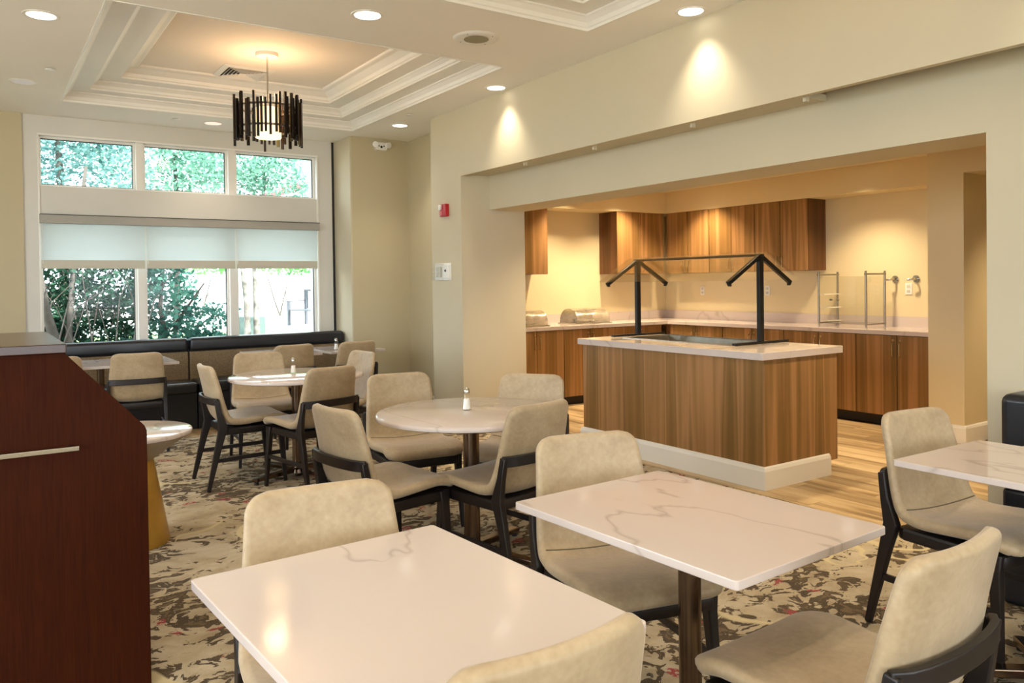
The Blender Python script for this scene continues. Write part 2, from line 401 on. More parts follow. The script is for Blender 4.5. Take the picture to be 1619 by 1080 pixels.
# walls
def wall_holes(name, run, a0, a1, d0, d1, holes, z0=.65, z1=2.85):
    m = MB(); B = (lambda a, b, za, zb: m.box(d0, a, za, d1, b, zb)) if run == 'y' else (lambda a, b, za, zb: m.box(a, d0, za, b, d1, zb))
    c = a0
    for h0, h1 in holes: B(c, h0, 0, ZC); B(h0, h1, 0, z0); B(h0, h1, z1, ZC); c = h1
    B(c, a1, 0, ZC); struct(name, m, 'wall')
wall_holes('wall_left', 'y', BY-.2, 9.1, LX-.2, LX, [(-2.1, 1.5), (2.5, 6.1)])  # unseen openings in left and back walls, added to let in daylight
wall_holes('wall_back', 'x', LX, 8.9, BY-.2, BY, [(-2.5, 1.3), (1.8, 4.1)])
m = MB(); m.box(LX-.2, BY-3.6, 3.1, 9, BY-.2, 3.2); struct('ceiling_added_sun_block', m, 'white')  # unseen overhang added to keep the sun out of the back openings
m = MB(); m.box(LX, YW-.02, 0, .373, 9.1, ZC); struct('wall_front_left', m, 'niche')
m = MB(); m.box(3.50, 8.4, 0, 3.9, 9.1, ZC); struct('wall_front_return', m, 'wall')
m = MB(); m.box(3.52, 8.4-.004, 0, 4.22, 8.9, ZC); struct('wall_front_niche', m, 'niche')
m = MB(); m.box(4.22, 7.12, 0, 4.589, 8.9, ZC); struct('wall_right_niche', m, 'niche')
m = MB(); m.box(XB, 6.542, 0, 4.589, 7.138, ZC); struct('wall_pier', m, 'wall')
m = MB(); m.box(XB, BY, 2.442, XB+.045, 6.545, ZC); struct('wall_beam_face', m, 'wall')
m = MB(); m.box(XB+.045, 2.83, 2.462, XH, 6.545, 2.5); struct('ceiling_beam_soffit', m, 'wall')
for i, (yy) in enumerate((2.80, 3.66, 4.66, 5.58)):
    m = MB(); m.box(XB+.06, yy-.02, 2.42, XB+.09, yy, 2.50); o = struct('trim_beam_bracket', m, 'wall')
m = MB(); m.box(XH, BY, 2.13, 4.589, 6.545, ZC); m.box(XH, BY, 0, 4.589, 1.937, 2.13); struct('wall_right', m, 'wall')
# kitchen
m = MB(); m.box(7.75, 3.3, 0, 7.9, 7.9, 2.6); struct('wall_kitchen_back', m, 'kwall')
m = MB(); m.box(4.589, 7.72, 0, 7.9, 7.9, 2.6); struct('wall_kitchen_left', m, 'kwall')
m = MB(); m.prism([(6.88, 3.375), (7.76, 3.375), (7.76, 3.68), (6.88, 3.68)], 0, ZK, 'z'); struct('wall_kitchen_right', m, 'kwall')
m = MB(); m.box(6.88, 1.9, 2.29, 7.2, 3.376, ZK); m.box(6.88, -1, 0, 7.2, 2.2, ZK); struct('wall_kitchen_opening', m, 'kwall')
m = MB(); m.box(8.6, 0, 0, 8.75, 3.6, ZK); m.box(7.75, 3.36, 0, 8.75, 3.5, ZK); m.box(7.1, .4, 0, 8.75, .5, ZK); struct('wall_passage', m, 'kwall')
m = MB(); m.box(4.58, -1.1, 0, 6.9, -1, ZK); struct('wall_kitchen_near', m, 'kwall')
m = MB(); m.box(4.56, -1.1, ZK, 8.8, 7.9, ZK+.08); struct('ceiling_kitchen', m, 'kwall')
m = MB(); m.box(7.42, 3.68, 2.284, 7.76, 7.73, ZK+.01); m.box(4.58, 7.38, 2.284, 7.43, 7.73, ZK+.01); struct('ceiling_kitchen_soffit', m, 'kwall')

# baseboards
def baseboard(name, segs, z=.154, t=.02, mat='white'):
    m = MB()
    for (x0, y0), (x1, y1), (nx, ny) in segs:
        d = Vector((x1-x0, y1-y0, 0)); 
        P = []
        for zz, tt in ((0, t), (z-.025, t), (z-.008, t*.65), (z, t*.2), (z, 0), (0, 0)):
            P.append((tt, zz))
        v = [(x0+nx*a, y0+ny*a, b) for a, b in P]+[(x1+nx*a, y1+ny*a, b) for a, b in P]; n = len(P)
        m.add(v, [tuple(range(n)), tuple(range(2*n-1, n-1, -1))]+[(i, n+i, n+(i+1) % n, (i+1) % n) for i in range(n)])
    return struct(name, m, mat)
baseboard('baseboard_niche', [((4.22, 7.14), (4.22, 8.40), (-1, 0)), ((3.52, 8.396), (4.22, 8.396), (0, -1))])
baseboard('baseboard_pier', [((XB, 6.522), (XB, 7.138), (-1, 0)), ((XB, 6.542), (4.589, 6.542), (0, -1))])
baseboard('baseboard_kitchen_right', [((6.88, 3.355), (6.88, 3.68), (-1, 0)), ((6.88, 3.375), (8.6, 3.375), (0, -1))])
baseboard('baseboard_right', [((XH, BY), (XH, 1.937), (-1, 0))])
baseboard('baseboard_window', [((LX, YW-.02), (.37, YW-.02), (0, -1))])

# window wall: painted surround with two rows of panes
XL, XR = .373, 3.47
WX = [(.508, 1.368), (1.44, 2.288), (2.368, 3.278)]
ZT0, ZT1, ZL0, ZL1 = 2.408, 2.90, .80, 2.134
m = MB()
m.box(XL, YW, 0, .508, 9.12, ZC); m.box(3.278, YW, 0, 3.46, 9.12, ZC)
m.box(.508, YW, ZT1, 3.278, 9.12, ZC); m.box(.508, YW, ZL1, 3.278, 9.12, ZT0); m.box(.508, YW, 0, 3.278, 9.12, ZL0)
struct('trim_window_surround', m, 'surround')
m = MB(); m.box(3.46, YW+.03, 0, 3.52, 9.12, ZC); struct('trim_shadow_gap', m, 'dot')
m = MB()
for x0, x1 in ((.495, .512), (3.274, 3.292)): m.box(x0, YW-.012, .8, x1, YW+.002, ZT1)
m.box(.495, YW-.012, ZT1-.003, 3.292, YW+.002, ZT1+.014)
struct('trim_window_bead', m, 'white')
wi = 0
gask = plain('black_gasket', srgb(24, 26, 30), .5)
for (z0, z1) in ((ZT0, ZT1), (ZL0, ZL1)):
    for k, (x0, x1) in enumerate(WX):
        wi += 1
        y = YW+.07
        fr = MB(); t = .022
        fr.box(x0, y, z0, x0+t, y+.06, z1); fr.box(x1-t, y, z0, x1, y+.06, z1); fr.box(x0+t, y, z0, x1-t, y+.06, z0+t); fr.box(x0+t, y, z1-t, x1-t, y+.06, z1)
        w = struct('window_%d' % wi, fr, 'white')
        g = MB(); g.box(x0+t, y+.03, z0+t, x1-t, y+.036, z1-t); obj('pane', g, 'glass', w)
        gk = MB(); gk.box(x1-t-.008, y+.012, z0+t, x1-t, y+.028, z1-t); gk.box(x0+t, y+.012, z1-t-.008, x1-t-.008, y+.028, z1-t); gk.box(x0+t, y+.012, z0+t, x1-t-.008, y+.028, z0+t+.006)
        obj('gasket', gk, gask, w)
for k in range(2):
    for z0, z1 in ((ZT0, ZT1), (ZL0, ZL1)):
        m = MB(); m.box(WX[k][1], YW+.02, z0, WX[k+1][0], YW+.12, z1); struct('trim_mullion', m, 'white')
# cassette and the three shades
t = thing('roller_shade', (1.89, 8.80, 2.05), 'grey cassette rail across the top of the lower windows', 'blind cassette')
m = MB(); m.box(-1.386, -.01, -.006, 1.39, .055, .086); obj('cassette', m, 'cassette', t, bevel=.006)
m = MB(); m.box(-1.386, -.014, .076, 1.39, -.009, .082); obj('cassette_lip', m, 'dot', t)
SH = [(.512, 1.428, 'left roller shade half lowered over the leftmost lower pane'), (1.446, 2.332, 'middle roller shade half lowered over the centre lower pane'), (2.348, 3.262, 'right roller shade half lowered over the rightmost lower pane')]
for x0, x1, lab in SH:
    t = thing('window_shade', ((x0+x1)/2, 8.83, 1.606), lab, 'window shade', 'roller shades over the lower windows')
    h = (x1-x0)/2
    m = MB(); m.box(-h, -.001, .03, h, .001, .44); obj('shade_cloth', m, 'shade', t)
    m = MB(); m.box(-h, -.006, 0, h, .006, .03); obj('hem_bar', m, 'shade_rail', t, bevel=.004)
    m = MB(); m.box(-h, -.003, .03, h, .002, .085); obj('hem_pocket', m, 'shade_rail', t)
    m = MB(); m.tube([(-h+.012, -.004, .05), (-h+.012, -.004, .44)], .003, 6); obj('bead_chain', m, 'plastic', t)

# ------------------------------------------------------------------ kitchen joinery
def handle_mb(x, y, z, n, L=.13):
    # bow handle standing off a door; n = outward direction (nx, ny)
    nx, ny = n; m = MB(); d = .028
    m.tube([(x, y, z), (x+nx*d*.8, y+ny*d*.8, z+.004), (x+nx*d, y+ny*d, z+.016), (x+nx*d, y+ny*d, z+L-.016), (x+nx*d*.8, y+ny*d*.8, z+L-.004), (x, y, z+L)], .0045, 8)
    return m
def lock_mb(x, y, z, n):
    nx, ny = n; m = MB(); m.cyl((x, y, z), (x+nx*.008, y+ny*.008, z), .011, 14); return m
def cabinet(name, label, cat, group, run, a0, a1, front, back, z0, z1, doors, hand, toe=0, locks=False, side=None):
    """run 'y': front plane is X=front facing -X, doors along Y. run 'x': front plane is Y=front facing -Y."""
    base = (front, (a0+a1)/2, 0) if run == 'y' else ((a0+a1)/2, front, 0)
    t = thing(name, base, label, cat, group)
    def B(m, a, b, d0, d1, za, zb):
        if run == 'y': m.box(d0-base[0], a-base[1], za, d1-base[0], b-base[1], zb)
        else: m.box(a-base[0], d0-base[1], za, b-base[0], d1-base[1], zb)
        return m
    th = .02
    m = B(MB(), a0+.0005, a1-.0005, front+th+.0004, back, z0, z1); obj('carcass', m, 'lam_side', t)
    m = B(MB(), a0+.001, a1-.001, front+th-.0008, front+th+.0006, z0+.001, z1-.001); obj('gap_shade_sheet', m, 'toe', t)  # dark sheet behind the doors, shade of the gaps put into colour
    if toe: m = B(MB(), a0, a1, front+.07, back, 0, z0); obj('toe_kick', m, 'toe', t)
    for (d0, d1, hs) in doors:
        m = B(MB(), d0+.0045, d1-.0045, front, front+th-.001, z0+.002, z1-.003); d = obj('door', m, 'lam', t, bevel=.0012)
        hx = d0+.035 if hs < 0 else d1-.035
        hz = (z0+.03) if hand == 'low' else z1-.20
        if run == 'y': hm = handle_mb(0, hx-base[1], hz, (-1, 0)); lm = lock_mb(0, hx-base[1], z1-.045, (-1, 0)) if locks else lock_mb(0, hx-base[1], z0+.02, (-1, 0))
        else: hm = handle_mb(hx-base[0], 0, hz, (0, -1)); lm = lock_mb(hx-base[0], 0, z1-.045, (0, -1)) if locks else lock_mb(hx-base[0], 0, z0+.02, (0, -1))
        obj('handle', hm, 'brass', d, smooth=50)
        if locks or (hs < 0): obj('lock', lm, 'brass', d, smooth=40)
    return t
ords = ['nearest the wall corner at the left', 'second from the corner', 'third from the corner', 'at the right end by beige wall']
ys = [7.06, 6.22, 5.38, 4.54, 3.70]
for i in range(4):
    y1, y0 = ys[i], ys[i+1]; ym = (y0+y1)/2
    cabinet('base_cabinet', 'wooden two-door base cabinet under back counter, '+ords[i], 'cabinet', 'base cabinets along the back wall', 'y', y0+(.002 if i == 3 else 0), y1, 7.15, 7.74, .10, .868,
            [(y0+(.004 if i == 3 else 0), ym, 1), (ym, y1, -1)], 'high', toe=1, locks=True)
m = MB(); m.box(7.15, 7.06, .10, 7.4, 7.12, .868); o = obj('corner_filler_panel', m, 'lam_side'); tag(o, 'dark wooden filler post in the inside corner of the base cabinets', 'panel')
xs_ = [4.745, 5.51, 6.28, 7.05]
o3 = ['half hidden behind the pier', 'in the middle', 'next to the inside corner']
for i in range(3):
    x0, x1 = xs_[i], xs_[i+1]; xm = (x0+x1)/2
    cabinet('base_cabinet', 'wooden two-door base cabinet on the left run, '+o3[i], 'cabinet', 'base cabinets along the left kitchen wall', 'x', x0, x1, 7.10, 7.71, .10, .868,
            [(x0, xm, 1), (xm, x1, -1)], 'high', toe=1, locks=True)
# worktops
m = MB(); m.box(7.12, 3.684, .872, 7.748, 7.718, .914); m.box(4.60, 7.07, .872, 7.12, 7.718, .914)
t = thing('worktop', (7.4, 5.6, .872), 'white marbled stone worktop running along two kitchen walls', 'worktop')
w = MB(); w.prism([(7.12-7.4, 3.684-5.6), (7.748-7.4, 3.684-5.6), (7.748-7.4, 7.718-5.6), (4.60-7.4, 7.718-5.6), (4.60-7.4, 7.07-5.6), (7.12-7.4, 7.07-5.6)], 0, .042, 'z'); obj('slab', w, 'quartz', t, bevel=.003)
w = MB(); w.prism([(7.73-7.4, 3.684-5.6), (7.748-7.4, 3.684-5.6), (7.748-7.4, 7.718-5.6), (4.60-7.4, 7.718-5.6), (4.60-7.4, 7.70-5.6), (7.73-7.4, 7.70-5.6)], .042, .148, 'z'); obj('backsplash', w, 'quartz', t)
# wall cabinets
yu = [7.37, 6.652, 5.97, 5.27]
o4 = ['next to the inside corner', 'in the middle of the back run', 'at the open right end of the back run']
for i in range(3):
    y1, y0 = yu[i], yu[i+1]; ym = (y0+y1)/2
    cabinet('wall_cabinet', 'wooden two-door wall cabinet '+o4[i], 'cabinet', 'wall cabinets on the back wall', 'y', y0, y1, 7.42, 7.748, 1.507, 2.283,
            [(y0, ym, 1), (ym, y1, -1)], 'low')
cabinet('wall_cabinet', 'wooden two-door wall cabinet on the left wall beside the inside corner', 'cabinet', 'wall cabinets on the left kitchen wall', 'x', 6.575, 7.37, 7.38, 7.718, 1.507, 2.283, [(6.575, 6.972, 1), (6.972, 7.37, -1)], 'low')
cabinet('wall_cabinet', 'pale lit wall cabinet at the far left, half hidden by the beige pier', 'cabinet', 'wall cabinets on the left kitchen wall', 'x', 4.70, 5.505, 7.38, 7.718, 1.507, 2.283, [(4.70, 5.10, 1), (5.10, 5.505, -1)], 'low')

# island
t = thing('serving_island', (4.75, 4.38, 0), 'striped wood serving island with white skirting and pale stone top', 'kitchen island')
X0, X1, Y0, Y1 = 4.345-4.75, 5.165-4.75, 3.43-4.38, 5.335-4.38
m = MB(); m.box(X0+.019, Y0+.019, .10, X1-.019, Y1-.019, .70); obj('body', m, 'lam_side', t)
m = MB(); m.box(X0, Y0, .10, X0+.018, Y1, .872); obj('front_panel', m, 'lam', t, bevel=.001)
for y in (Y0, Y1-.018):
    m = MB(); m.box(X0+.018, y, .10, X1, y+.018, .872); obj('end_panel', m, 'lam', t, bevel=.001)
m = MB(); m.box(X1-.018, Y0+.018, .10, X1, Y1-.018, .872); obj('back_panel', m, 'lam', t)
bx = .021; be = 5.056-4.75
m = MB(); sk = []
for zz, tt in ((0, bx), (.125, bx), (.146, .013), (.154, .004)):
    sk.append([(be, Y0-tt, zz), (X0-tt, Y0-tt, zz), (X0-tt, Y1+tt, zz), (be, Y1+tt, zz)])
vs = [p for r in sk for p in r]; fs = []
for k in range(3):
    for j in range(3): fs.append((k*4+j, k*4+j+1, k*4+4+j+1, k*4+4+j))
n0 = len(vs)
for zz in (0, .154): vs += [(be, Y0+.001, zz), (X0+.001, Y0+.001, zz), (X0+.001, Y1-.001, zz), (be, Y1-.001, zz)]
for j in range(3): fs.append((n0+4+j, n0+4+j+1, 12+j+1, 12+j)); fs.append((n0+j, n0+j+1, n0+5+j, n0+4+j)); fs.append((j, j+1, n0+j+1, n0+j))
for j in (0, 3): fs.append((j, 4+j, 8+j, 12+j, n0+4+j, n0+j))
m.add(vs, fs); obj('skirting', m, 'white', t)
m = MB(); m.box(X0+.05, Y0+.05, 0, be-.02, Y1-.05, .10); obj('plinth', m, 'toe', t)
# stone top with the well cut out
ax0, ax1, ay0, ay1 = 4.303-4.75, 5.207-4.75, 3.408-4.38, 5.357-4.38
wx0, wx1, wy0, wy1 = 4.64-4.75, 5.16-4.75, 3.97-4.38, 5.11-4.38
def ringslab(m, o, i, z0, z1):
    (a, b, c, d), (e, f, g, h) = o, i
    O = [(a, b), (c, b), (c, d), (a, d)]; I = [(e, f), (g, f), (g, h), (e, h)]
    v = [(x, y, z) for z in (z0, z1) for P in (O, I) for x, y in P]; F = []
    for j in range(4):
        k = (j+1) % 4
        F += [(j, k, 4+k, 4+j), (8+j, 8+k, 12+k, 12+j), (j, k, 8+k, 8+j), (4+j, 4+k, 12+k, 12+j)]
    return m.add(v, F)
obj('stone_top', ringslab(MB(), (ax0, ay0, ax1, ay1), (wx0, wy0, wx1, wy1), .872, .922), 'quartz', t, bevel=.003)
o = obj('steam_well', ringslab(MB(), (wx0-.022, wy0-.022, wx1+.022, wy1+.022), (wx0+.006, wy0+.006, wx1-.006, wy1-.006), .921, .928), 'steelpan', t)
m = MB(); v = []
a, b, c, d = wx0+.004, wy0+.004, wx1-.004, wy1-.004
m.add([(a, b, .925), (c, b, .925), (c, d, .925), (a, d, .925), (a+.03, b+.03, .78), (c-.03, b+.03, .78), (c-.03, d-.03, .78), (a+.03, d-.03, .78)], [(0, 1, 5, 4), (1, 2, 6, 5), (2, 3, 7, 6), (3, 0, 4, 7), (4, 5, 6, 7)])
obj('pan', m, 'steelpan', o)

# sneeze guard
SX = 4.87
t = thing('sneeze_guard', (SX, 4.535, .922), 'black gabled sneeze guard with glass wings on the serving island', 'sneeze guard')
for yy in (3.87-4.535, 5.2-4.535):
    m = MB(); m.box(-.022, yy-.017, .012, .022, yy+.017, .665); obj('post', m, 'black_metal', t, bevel=.003)
    m = MB(); m.box(-.30, yy-.02, .006, .31, yy+.02, .024); obj('foot', m, 'black_metal', t, bevel=.003)
    for sx in (-1, 1):
        m = MB(); m.bar([(sx*.005, yy, .668), (sx*.36, yy, .462)], (.026, .032), (0, 1, 0)); a = obj('arm', m, 'black_metal', t, bevel=.003)
        q = MB(); q.cyl((sx*.34, yy-.012, .45), (sx*.34, yy+.012, .45), .008, 10); q2 = q; obj('clamp', q2, 'black_metal', a)
        q = MB(); q.cyl((sx*.055, yy-.022, .628), (sx*.055, yy+.022, .628), .007, 10); obj('bolt', q, 'black_metal', a)
m = MB(); m.box(-.025, 3.85-4.535, .664, .025, 5.22-4.535, .682); obj('ridge_rail', m, 'black_metal', t, bevel=.003)
for sx in (-1, 1):
    m = MB(); n = Vector((sx*.206, 0, .355)).normalized()*.003
    p = [Vector((sx*.03, 3.81-4.535, .672)), Vector((sx*.39, 3.81-4.535, .463)), Vector((sx*.39, 5.26-4.535, .463)), Vector((sx*.03, 5.26-4.535, .672))]
    off = Vector((sx*.011, 0, .019))
    m.add([q+off for q in p]+[q+off+n*2 for q in p], [(0, 1, 2, 3), (4, 5, 6, 7), (0, 1, 5, 4), (1, 2, 6, 5), (2, 3, 7, 6), (3, 0, 4, 7)])
    obj('glass_wing', m, 'sneeze', t)

# ------------------------------------------------------------------ things on the worktop
def dish(x, y, rz, lab):
    t = thing('display_dish', (x, y, .915), lab, 'food cover', 'roll-top food covers on the left worktop', rz)
    L, D, H = .25, .17, .17; N = 16
    m = MB(); m.box(-L-.02, -D-.02, 0, L+.02, D+.02, .012); obj('tray', m, 'chrome', t, bevel=.004)
    m = MB(); v = []; f = []
    for r in (1, .975):
        for i in range(N+1):
            a = pi*i/N
            for k in range(9): v.append((-L+2*L*k/8, -D*r*cos(a), .012+(H*r)*sin(a)**.8))
    nn = (N+1)*9
    for i in range(N):
        for k in range(8):
            for s in (0, nn): f.append((s+i*9+k, s+i*9+k+1, s+(i+1)*9+k+1, s+(i+1)*9+k))
    for i in range(N):
        for k in (0, 8): f.append((i*9+k, (i+1)*9+k, nn+(i+1)*9+k, nn+i*9+k))
    m.add(v, f); obj('rolltop_lid', m, MT['film'], t, smooth=60)
    for sx in (-1, 1):
        m = MB(); pts = [(sx*L, -D*cos(pi*i/N), .012+H*sin(pi*i/N)**.8) for i in range(N+1)]
        m.add([(sx*L+dx, p[1], p[2]) for dx in (0, sx*.004) for p in pts], [tuple(range(N+1)), tuple(range(2*N+1, N, -1))]+[(i, i+1, N+2+i, N+1+i) for i in range(N)]); obj('end_panel', m, 'clear', t)
    m = MB(); m.tube([(-.06, -D-.004, .03), (-.05, -D-.03, .035), (.05, -D-.03, .035), (.06, -D-.004, .03)], .006, 8); obj('handle', m, 'chrome', t, smooth=50)
    m = MB(); m.lathe([(.11, 0), (.12, .02), (.10, .03)], (0, 0, .012), 20); obj('plate', m, 'plastic', t, smooth=40)
    return t
def mat_film():
    t = NT('crinkled_clear_lid', .18, 0, .6); v = t.coord()
    f = t.noise(v, 7, 3, .5, 1.0)
    t.color(t.ramp(f, [(.3, srgb(150, 135, 110)), (.7, srgb(235, 225, 205))])); t.bump(f, .5, .01); t.b.inputs['Metallic'].default_value = .6
    a = t.ramp(f, [(.35, (.3, .3, .3, 1)), (.65, (.7, .7, .7, 1))]); t.l(a, t.b.inputs['Alpha']); return t.m
MT['film'] = mat_film()
dish(6.08, 7.42, 0, 'crinkled clear roll-top food cover nearer the inside corner on the left worktop')
dish(5.10, 7.36, 0, 'clear roll-top food cover at the left end beside the beige pier')

t = thing('bagel_case', (7.45, 4.79, .915), 'empty clear acrylic bakery case with metal corner posts on back worktop', 'display case')
for x in (-.17, .16):
    for y in (-.28, .25):
        m = MB(); m.cyl((x, y, 0), (x, y, .57), .011, 12); obj('post', m, 'steel', t, smooth=40)
for y in (-.28, .25):
    m = MB(); m.box(-.185, y-.009, .53, .175, y+.009, .548); obj('top_rail', m, 'steel', t)
    m = MB(); m.box(-.17, y-.008, .03, .16, y+.008, .045); obj('bottom_rail', m, 'steel', t)
for x in (-.17, .16):
    m = MB(); m.box(x-.003, -.27, .035, x+.003, .24, .52); obj('acrylic_panel', m, 'clear', t)
for y in (-.277, .247):
    m = MB(); m.box(-.16, y-.003, .035, .15, y+.003, .52); obj('acrylic_panel', m, 'clear', t)
for z in (.05, .19, .33):
    m = MB(); m.box(-.16, .20, z, .15, .235, z+.008); obj('shelf_slide', m, 'plastic', t)
for x, y in ((-.18, .10), (-.18, .02)):
    m = MB(); m.cyl((x+.01, y, .28), (x-.015, y, .28), .01, 10); obj('knob', m, 'steel', t, smooth=40)
m = MB(); m.box(-.16, -.27, .036, .15, .24, .042); obj('tray', m, 'clear', t)

for i, (y, lab) in enumerate(((4.475, 'left chrome wall valve with round flange above the worktop'), (4.259, 'right chrome wall valve beside the socket plate'))):
    t = thing('wall_valve', (7.75, y, 1.40), lab, 'valve', 'chrome valves on the kitchen wall')
    m = MB(); m.cyl((0, 0, 0), (-.012, 0, 0), .035, 20); obj('flange', m, 'chrome', t, smooth=40)
    m = MB(); m.tube([(-.01, 0, 0), (-.06, 0, 0), (-.075, .012, -.004), (-.08, .05, -.008)], .011, 10); obj('spout', m, 'chrome', t, smooth=50)
def outlet(name, loc, n, lab, cat='socket', w=.07, h=.115):
    t = thing(name, loc, lab, cat); nx, ny = n; tx, ty = -ny, nx
    def B(m, a0, a1, z0, z1, d0, d1):
        x = [tx*a0+nx*d0, tx*a1+nx*d1]; y = [ty*a0+ny*d0, ty*a1+ny*d1]
        return m.box(x[0], y[0], z0, x[1], y[1], z1)
    obj('plate', B(MB(), -w/2, w/2, -h/2, h/2, 0, .006), 'plastic', t, bevel=.002)
    for z in (-.025, .025): obj('receptacle', B(MB(), -.017, .017, z-.014, z+.014, .006, .0085), 'shade_rail', t, bevel=.001)
    return t
outlet('wall_socket', (7.749, 4.337, 1.30), (-1, 0), 'white socket plate between the two chrome valves')
outlet('wall_socket', (7.749, 7.06, 1.28), (-1, 0), 'white socket plate seen through the sneeze guard glass near the corner')
outlet('wall_socket', (7.749, 6.05, 1.28), (-1, 0), 'white socket plate behind the right post of the sneeze guard')

# ------------------------------------------------------------------ chairs
def shell(stations, inflate=.0, N=9, K=5):
    """closed padded shell swept along (c(y,z), halfwidth, halfthick, curve)"""
    m = MB(); n = len(stations); rings = []
    P = [Vector((0, s[0], s[1])) for s in stations]
    for i, (y, z, w, h, cv) in enumerate(stations):
        t = (P[min(i+1, n-1)]-P[max(i-1, 0)]).normalized(); nn = Vector((0, t.z, -t.y))   # towards sitter
        ring = []
        def pt(x, k): 
            u = (x/.24)**2
            return P[i]+Vector((x, 0, 0))+nn*(k+cv*u)
        e = max(w-h, .001)
        for q in range(N+1): ring.append(pt(-e+2*e*q/N, h))
        for q in range(1, K): a = pi/2-pi*q/K; ring.append(pt(e+h*cos(a), h*sin(a)))
        for q in range(N+1): ring.append(pt(e-2*e*q/N, -h))
        for q in range(1, K): a = -pi/2-pi*q/K; ring.append(pt(-e+h*cos(a), h*sin(a)))
        rings.append(ring)
    R = len(rings[0]); v = [p for r in rings for p in r]; f = []
    for i in range(n-1):
        for j in range(R): f.append((i*R+j, i*R+(j+1) % R, (i+1)*R+(j+1) % R, (i+1)*R+j))
    f.append(tuple(range(R-1, -1, -1))); f.append(tuple((n-1)*R+j for j in range(R)))
    return m.add(v, f)
def arc_pts(pts, n):
    """Catmull-Rom through control points -> list of (y,z,s)"""
    Q = [Vector(p) for p in pts]; Q = [2*Q[0]-Q[1]]+Q+[2*Q[-1]-Q[-2]]; out = []
    for i in range(1, len(Q)-2):
        for k in range(n):
            t = k/n; a, b, c, d = Q[i-1:i+3]
            out.append(.5*((2*b)+(c-a)*t+(2*a-5*b+4*c-d)*t*t+(3*b-a-3*c+d)*t**3))
    out.append(Q[-2]); return out
def make_chair():
    t = thing('dining_chair', (0, 0, 0), 'x', 'chair')
    # one continuous curve, split where the photo shows the seam
    full = arc_pts([(.262, .428), (.248, .451), (.17, .463), (.03, .453), (-.08, .445), (-.145, .451), (-.187, .478), (-.214, .53), (-.236, .60), (-.255, .68), (-.273, .76), (-.287, .82), (-.293, .856)], 4)
    L = [0]
    for a, b in zip(full, full[1:]): L.append(L[-1]+(b-a).length)
    T = L[-1]; st = []
    for p, s in zip(full, L):
        e = T-s; u = s/T
        w = .238 if u < .5 else .238-.040*((u-.5)/.5)
        if s < .08: w = w-.08+math.sqrt(max(0, .0064-(.08-s)**2))+.004
        if e < .06: w = w-.06+math.sqrt(max(0, .0036-(.06-e)**2))
        h = .023 if u < .5 else .023-.005*(u-.5)/.5
        if s < h: h = max(.004, math.sqrt(max(0, h*h-(h-s)**2)))
        if e < h: h = max(.004, math.sqrt(max(0, h*h-(h-e)**2)))
        st.append((p.x, p.y, max(w, .10), h, .018*min(1, s/.12) if u < .4 else .018+.024*min(1, (u-.4)/.4)))
    k0 = min(range(len(full)), key=lambda i: (full[i]-Vector((-.165, .462))).length)
    seat = obj('seat', shell(st[:k0+1]), 'vinyl', t, smooth=80)
    back = obj('backrest', shell(st[k0:]), 'vinyl', t, smooth=80)
    y, z, w, h, cv = st[k0]; tt = (full[k0+1]-full[k0-1]).normalized()
    mm = MB(); mm.tube([(x, y+tt.y*(h+cv*(x/.24)**2), z-tt.x*(h+cv*(x/.24)**2)) for x in [-(w-h)+2*(w-h)*i/14 for i in range(15)]], .0026, 6)
    obj('seam', mm, 'seam', seat, smooth=60)
    # frame
    m = MB(); pl = [(.20, .235), (.21, .20), (.215, -.16), (.20, -.195), (-.20, -.195), (-.215, -.16), (-.21, .20), (-.20, .235)]
    m.prism(pl, .372, .424, 'z'); obj('seat_frame', m, 'darkwood', t, bevel=.012)
    for s in (-1, 1):
        m = MB(); m.bar([(s*.218, -.248, .628), (s*.222, -.232, .53), (s*.220, -.205, .43), (s*.220, -.235, .32), (s*.228, -.312, 0)],
                        [(.026, .032), (.028, .036), (.032, .062), (.032, .046), (.024, .026)], (1, 0, 0)); obj('leg', m, 'darkwood', t, bevel=.005)
        m = MB(); m.bar([(s*.202, .198, .425), (s*.205, .20, .36), (s*.222, .225, 0)], [(.036, .06), (.034, .044), (.022, .024)], (1, 0, 0)); obj('leg', m, 'darkwood', t, bevel=.005)
        m = MB(); m.bar([(s*.222, -.26, .205), (s*.212, .208, .215)], (.016, .028), (1, 0, 0)); obj('stretcher', m, 'darkwood', t, bevel=.003)
    n = 12; pts = []; xd = []
    for i in range(n+1):
        a = -1+2*i/n; x = a*.226; y = -.243-.044*(1-a*a)**.6
        pts.append((x, y, .612))
    m = MB(); m.bar(pts, (.048, .02), (0, 0, 1)); obj('back_rail', m, 'darkwood', t, bevel=.004)
    return t
GR = {'w': 'chairs at the banquette tables', 'r2': 'chairs around the far round table', 'r1': 'chairs around the near round table', 'sq': 'chairs at the square tables'}
D = radians
